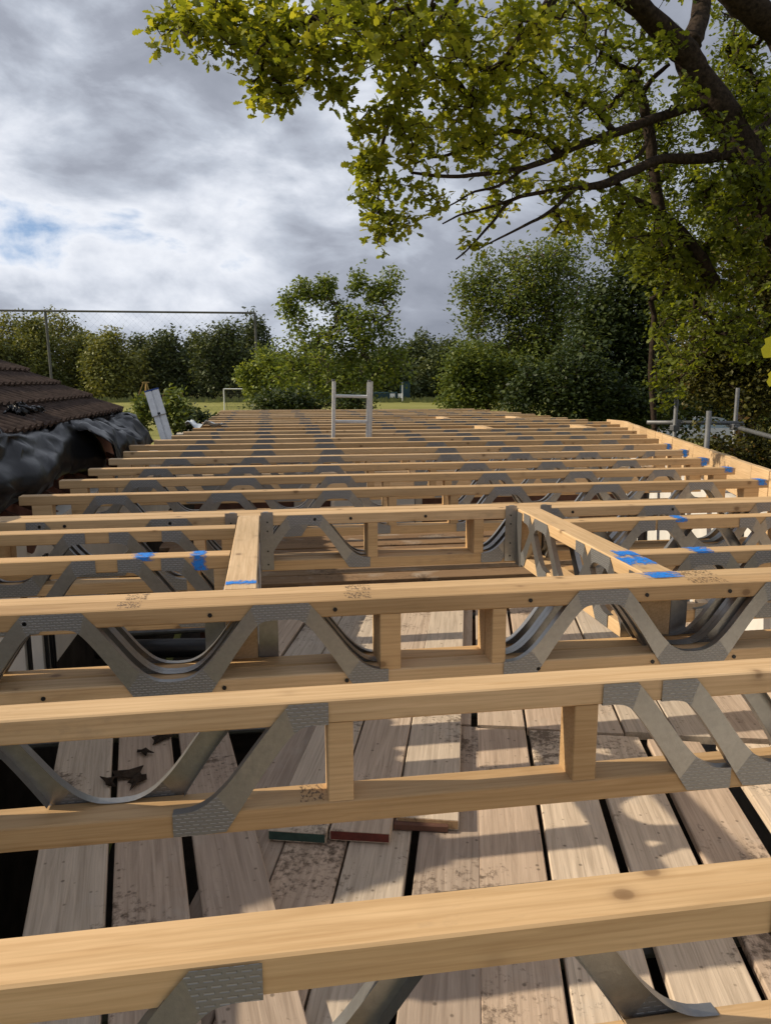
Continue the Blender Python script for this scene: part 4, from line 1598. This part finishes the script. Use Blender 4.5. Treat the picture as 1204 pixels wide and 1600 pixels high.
# shrubs at the left eaves
for lab, x, D, lst, n_ in (('small leafy shrub left of the leaning staging board', 220, 11.5, [(220, 655, 13, 18), (214, 670, 12, 14), (226, 632, 6, 8)], 30),
                           ('upright shrub right of the leaning staging board', 272, 11.5, [(272, 632, 12, 28), (276, 655, 16, 16), (262, 650, 10, 18)], 40),
                           ('low dark hedge shrub beside the left joist ends', 310, 12.5, [(300, 652, 22, 14), (322, 655, 14, 10), (285, 660, 18, 12)], 60)):
    base = G(x, D)
    tree('garden_shrub', lab, base, blobs_px(base, D, lst), n_, 22, .075, .075, GREEN if n_ < 50 else DARKL, BARK, cat='shrub', trunks=2, r_tip=.004, group='shrubs at the left eaves', tbias=.1)

# far line of trees
FT = [(-60, 500, 60, 0), (0, 503, 46, 0), (48, 482, 42, 1), (92, 490, 46, 0), (140, 506, 34, 1), (178, 514, 34, 0), (215, 528, 30, 2), (262, 504, 32, 2), (228, 552, 26, 0), (312, 505, 34, 2), (350, 500, 36, 3), (392, 502, 34, 3), (430, 545, 30, 3),
      (480, 540, 40, 2), (540, 545, 40, 2), (600, 545, 40, 2), (650, 530, 30, 3), (690, 528, 30, 2), (740, 535, 40, 2), (800, 530, 40, 3)]
FLAB = ['yellow green', 'olive crowned', 'dull grey green', 'deep green']
for i, (x, ytop, rx, kind) in enumerate(FT):
    D = 122 + (i * 37 % 23) - (14 if ytop > 540 and x < 300 else 0)
    base = G(x, D)
    k_ = px2m(D)
    hgt = (592 - ytop) * k_ + CZ
    rw = rx * k_ * 1.12
    hgt *= (1.0, 1.08, .94, 1.05, .90)[i % 5]
    bl = [(0, 0, hgt * .62, rw * .95, rw * .8, hgt * .36), (0, -rw * .2, hgt * .16, rw * 1.2, rw * .6, hgt * .18), (-rw * .5, 0, hgt * .42, rw * .7, rw * .7, hgt * .36), (rw * .5, 0, hgt * .42, rw * .7, rw * .7, hgt * .36), (rw * .1, -rw * .3, hgt * .26, rw * .95, rw * .7, hgt * .26), (rw * .2, 0, hgt * .84, rw * .5, rw * .5, hgt * .16)]
    bl = [(q[0] + rng.uniform(-.5, .5) * q[3], q[1] + rng.uniform(-.4, .4) * q[4], q[2] + rng.uniform(-.4, .3) * q[5], q[3] * f_, q[4] * f_, q[5] * f_) for q in bl for f_ in rng.uniform(.4, .75, 4)]
    pos = 'above the playground' if 200 <= x <= 290 else ('behind the ball net' if x < 420 else 'beyond the field')
    rank = sum(1 for q in FT if q[0] <= x and q[0] > -40)
    tree('field_edge_tree', ('%s far tree %s, %s tree from the left' % (FLAB[kind], pos, ORD[max(0, rank - 1)])) if x > -40 else 'leftmost far tree, mostly cut off by the left edge', base, bl, 300, 40, .85, .62, [FARL, FARL, FARD, FARD][kind], BARK, group='trees along the far edge of the field', r_tip=.02, expo=.35, tbias=[.30, .08, .05, -.12][kind])
# rough grass strip below the far trees
b = MB()
n_ = 260
for i in range(n_):
    x = -300 + i * 5.0
    p = G(x, 113 + random.uniform(-3, 3))
    for s_ in range(5):
        dx, dy = random.uniform(-.9, .9), random.uniform(-1.5, 1.5)
        h_ = random.uniform(.35, 1.0)
        b.add([(p[0] + dx - .4, p[1] + dy, 0), (p[0] + dx + .4, p[1] + dy, 0), (p[0] + dx + random.uniform(-.3, .3), p[1] + dy + .2, h_)], [(0, 1, 2)])
me = b.mesh('rough_grass', [FARL])
at_ = me.attributes.new('tint', 'FLOAT', 'POINT')
at_.data.foreach_set('value', [random.random() for _ in me.vertices])
tag(link('rough_grass', me), 'strip of rough grass along the far edge of the field', 'grass', kind='stuff')

# ------------------------------------------------------------------ things on the field
# ball stop net
nt_ = thing('ball_stop_net', 'tall steel post frame with ball stop netting beyond the tiled roof', 'net', G(240, 45))
o0 = np.array(nt_.location)
tl, trr = at(-120, 484, 44.0) - o0, at(398, 489, 46.0) - o0
m1 = at(71, 486, 44.75) - o0
for p in (tl, m1, trr):
    mb = MB()
    mb.tube([(p[0] + .12, p[1], -.1), tuple(p)], .075, 8)
    mb.build('post', STEELP, nt_)
mb = MB()
mb.tube([tuple(tl), tuple(trr)], .065, 8)
mb.build('top_rail', STEELP, nt_)
mb = MB()
d = trr - tl
Lh = np.linalg.norm(d[:2])
Hn = tl[2]
stp_ = .42
e = d / Lh
k0 = int(-Hn / stp_)
for i in range(k0, int(Lh / stp_) + 1):
    for sgn in (1, -1):
        s0 = i * stp_ if sgn > 0 else i * stp_ + Hn
        a, c = s0, s0 + sgn * Hn
        za, zc = 0.0, Hn
        # clip to the frame
        lo, hi = min(a, c), max(a, c)
        if hi <= 0 or lo >= Lh:
            continue

        def zat(s):
            return (s - a) / (c - a) * Hn
        sa, sc_ = max(0, lo), min(Lh, hi)
        p0 = tl + e * sa
        p1 = tl + e * sc_
        p0 = (p0[0], p0[1], zat(sa))
        p1 = (p1[0], p1[1], zat(sc_))
        mb.tube([p0, p1], .0022, 3, cap=False)
o = mb.build('netting', NETM, nt_)
o['kind'] = 'stuff'
# goal
gl = thing('football_goal', 'white football goal on the grass pitch', 'goal', G(395, 82))
o0 = np.array(gl.location)
kx = px2m(82)
r_ = np.array([RT[0], RT[1], 0])
fwd = np.array([FW[0], FW[1], 0]) / np.linalg.norm(FW[:2])
half = 46 * kx
for s_ in (-1, 1):
    mb = MB()
    p = r_ * half * s_
    mb.tube([(p[0], p[1], 0), (p[0], p[1], 2.34)], .06, 8)
    mb.build('post', WPAINT, gl)
    mb = MB()
    q_ = p + fwd * 1.6
    mb.tube([(p[0], p[1], 2.34), (q_[0], q_[1], 0)], .03, 6)
    mb.build('stay', STEELP, gl)
mb = MB()
mb.tube([tuple(-r_ * half + np.array([0, 0, 2.34])), tuple(r_ * half + np.array([0, 0, 2.34]))], .06, 8)
mb.build('crossbar', WPAINT, gl)
mb = MB()
for i in range(37):
    t = -1 + 2 * i / 36
    p = r_ * half * t
    q_ = p + fwd * 1.6
    mb.tube([(p[0], p[1], 2.34), (q_[0], q_[1], 0)], .008, 3, cap=False)
for i in range(12):
    t = i / 11
    a_ = -r_ * half + fwd * 1.6 * t + np.array([0, 0, 2.34 * (1 - t)])
    c_ = r_ * half + fwd * 1.6 * t + np.array([0, 0, 2.34 * (1 - t)])
    mb.tube([tuple(a_), tuple(c_)], .008, 3, cap=False)
o = mb.build('netting', NETM, gl)
o['kind'] = 'stuff'


def frame_thing(name, label, cat, x, D, beams, mat, group=None):
    """timber frame on the field: beams in (right, forward, up) metres"""
    o = thing(name, label, cat, G(x, D), 0, group)
    for nm, p, q_, w_ in beams:
        mb = MB()
        P_ = r_ * p[0] + fwd * p[1] + np.array([0, 0, p[2]])
        Q_ = r_ * q_[0] + fwd * q_[1] + np.array([0, 0, q_[2]])
        mb.beam(tuple(P_), tuple(Q_), w_, w_)
        mb.build(nm, mat, o)
    return o


frame_thing('climbing_frame', 'tall timber A frame of the playground behind the staging board', 'play frame', 226, 112,
            [('leg', (-1.5, 0, 0), (-.2, 0, 2.9), .14), ('leg', (1.0, 0, 0), (.25, 0, 2.9), .14), ('leg', (-.1, .6, 0), (.1, .3, 2.9), .13), ('leg', (-.5, 1.2, 0), (-.05, .7, 2.9), .13), ('top_beam', (-.4, .1, 2.92), (.5, .6, 2.92), .16), ('rung', (-1.2, 0, .7), (.8, 0, .7), .10), ('rung', (-.8, 0, 1.5), (.6, 0, 1.5), .09), ('platform', (-.9, .4, 1.0), (.7, .4, 1.0), .2)], WOODY)
frame_thing('play_trail', 'low timber play trail with a white board near the tree line', 'play frame', 268, 112,
            [('leg', (-1.6, 0, 0), (-1.2, 0, 1.6), .11), ('leg', (-.7, 0, 0), (-1.2, 0, 1.6), .11), ('leg', (-.4, 0, 0), (-.4, 0, 1.5), .12), ('leg', (1.5, 0, 0), (1.5, 0, 1.5), .14), ('leg', (.8, 0, 0), (.8, 0, 1.3), .12), ('rail', (-.5, 0, 1.35), (1.6, 0, 1.45), .12), ('rail', (-1.2, 0, .35), (1.5, 0, .2), .12), ('rail', (-.4, .3, .8), (1.6, .3, .8), .1)], WOODY)
sg = frame_thing('play_sign', 'small white board standing among the timber play trail', 'sign', 277, 110.5, [('leg', (-.2, 0, 0), (-.2, 0, .5), .06), ('leg', (.2, 0, 0), (.2, 0, .5), .06), ('board', (0, 0, .5), (0, 0, 1.15), .55)], WPAINT)
frame_thing('cycle_rail', 'grey metal rails standing left of the young tree', 'railing', 442, 60,
            [('post', (-1.2, 0, 0), (-1.2, 0, 2.4), .08), ('post', (-.6, 0, 0), (-.6, 0, 2.3), .08), ('post', (1.0, 0, 0), (1.0, 0, 2.2), .08), ('rail', (-.5, 0, 1.35), (.1, 0, 1.7), .12), ('rail', (.1, 0, 1.7), (1.05, 0, 1.7), .12)], STEELP)
ct = thing('storage_container', 'low dark teal storage container at the far side of the field', 'container', G(596, 116), YAW * -1)
mb = MB()
mb.box(-3.2, 2.4, 0, 2.4, 0, 1.4, 0, None, .03)
mb.build('body', TEAL, ct)
for i in range(14):
    mb = MB()
    mb.box(-3.1 + i * .4, -2.95 + i * .4, -.05, -.003, .05, 1.35)
    mb.build('rib', TEAL, ct)
ct = thing('teal_shed', 'tall narrow dark teal cabin at the far side of the field', 'cabin', G(633, 118), YAW * -1)
mb = MB()
mb.box(-.75, .75, 0, 1.6, 0, 2.9, 0, None, .03)
mb.build('body', TEAL, ct)
mb = MB()
mb.box(-.85, .85, -.1, 1.7, 2.9, 3.0)
mb.build('roof', TEAL, ct)
mb = MB()
mb.box(-.35, .5, -.04, -.004, .05, 2.1)
mb.build('door', TEAL, ct)
for lab, x in (('white square board, the left of two, by the teal container', 613), ('white square board, the right of two, by the tall teal cabin', 625.5)):
    ob = thing('white_board', lab, 'board', G(x, 113), -YAW, 'white boards by the teal container')
    mb = MB()
    mb.box(-.37, .37, 0, .04, .62, 1.26)
    mb.build('panel', WPAINT, ob)
    mb = MB()
    mb.box(-.3, -.24, .041, .09, 0, 1.2)
    mb.box(.24, .3, .041, .09, 0, 1.2)
    mb.build('leg', STEELP, ob)
mb = MB()
mb.tube([(0, 0, 0), (0, 0, 2.8)], [.07, .06], 8)
mb.tube([(0, 0, 2.8), (0, 0, 2.86)], [.09, .02], 8)
o = mb.build('white_pole', WPAINT, None, G(628.5, 112.8))
tag(o, 'thin white pole in front of the tall teal cabin', 'pole')

# silver car glimpsed through the gap under the trees
car = thing('parked_car', 'silver car glimpsed through the gap behind the scaffold tubes', 'car', G(1092, 38), R(-14))
sec = [(-2.05, .55, .60), (-1.95, .50, .78), (-1.1, .50, .95), (-.95, .5, .98), (.2, .5, 1.0), (1.5, .5, 1.0), (2.0, .52, .92), (2.08, .6, .7)]
mb = MB()
hw = .86
for x, z0, z1 in sec:
    for yy, zz in ((-hw * .96, .28), (-hw, z0), (-hw * .95, z1), (hw * .95, z1), (hw, z0), (hw * .96, .28)):
        mb.v.append((x, yy, zz))
for i in range(len(sec) - 1):
    for k_ in range(6):
        mb.f.append([i * 6 + k_, i * 6 + (k_ + 1) % 6, (i + 1) * 6 + (k_ + 1) % 6, (i + 1) * 6 + k_])
        mb.m.append(0)
mb.f += [list(range(5, -1, -1)), [(len(sec) - 1) * 6 + k_ for k_ in range(6)]]
mb.m += [0, 0]
mb.build('body', CARP, car)
mb = MB()
cab = [(-1.0, .985, .80), (-.25, 1.45, .62), (.2, 1.52, .62), (1.1, 1.48, .62), (1.75, 1.0, .78)]
for x, z, h_ in cab:
    mb.v += [(x, -h_, z), (x, h_, z)]
mb.f = [[0, 1, 3, 2], [2, 3, 5, 4], [4, 5, 7, 6], [6, 7, 9, 8]]
mb.m = [1, 0, 0, 1]
b_ = len(mb.v)
mb.v += [(-1.0, -.8, .98), (1.75, -.78, .98), (-1.0, .8, .98), (1.75, .78, .98)]
mb.f += [[b_, 2, 4, 6, b_ + 1], [b_ + 3, 7, 5, 3, b_ + 2]]
mb.m += [1, 1]
mb.build('cabin', [CARP, GLASS], car)
for x in (-1.35, 1.3):
    for s_ in (-1, 1):
        mb = MB()
        mb.tube([(x, s_ * .70, .32), (x, s_ * .88, .32)], .32, 18)
        wh = mb.build('wheel', RUBBER, car)
        mb = MB()
        mb.tube([(x, s_ * .885, .32), (x, s_ * .895, .32)], .2, 14)
        mb.build('rim', ALU, wh)
for s_ in (-1, 1):
    mb = MB()
    mb.box(-2.07, -1.98, min(s_ * .45, s_ * .75), max(s_ * .45, s_ * .75), .62, .74)
    mb.build('headlight', WPAINT, car)
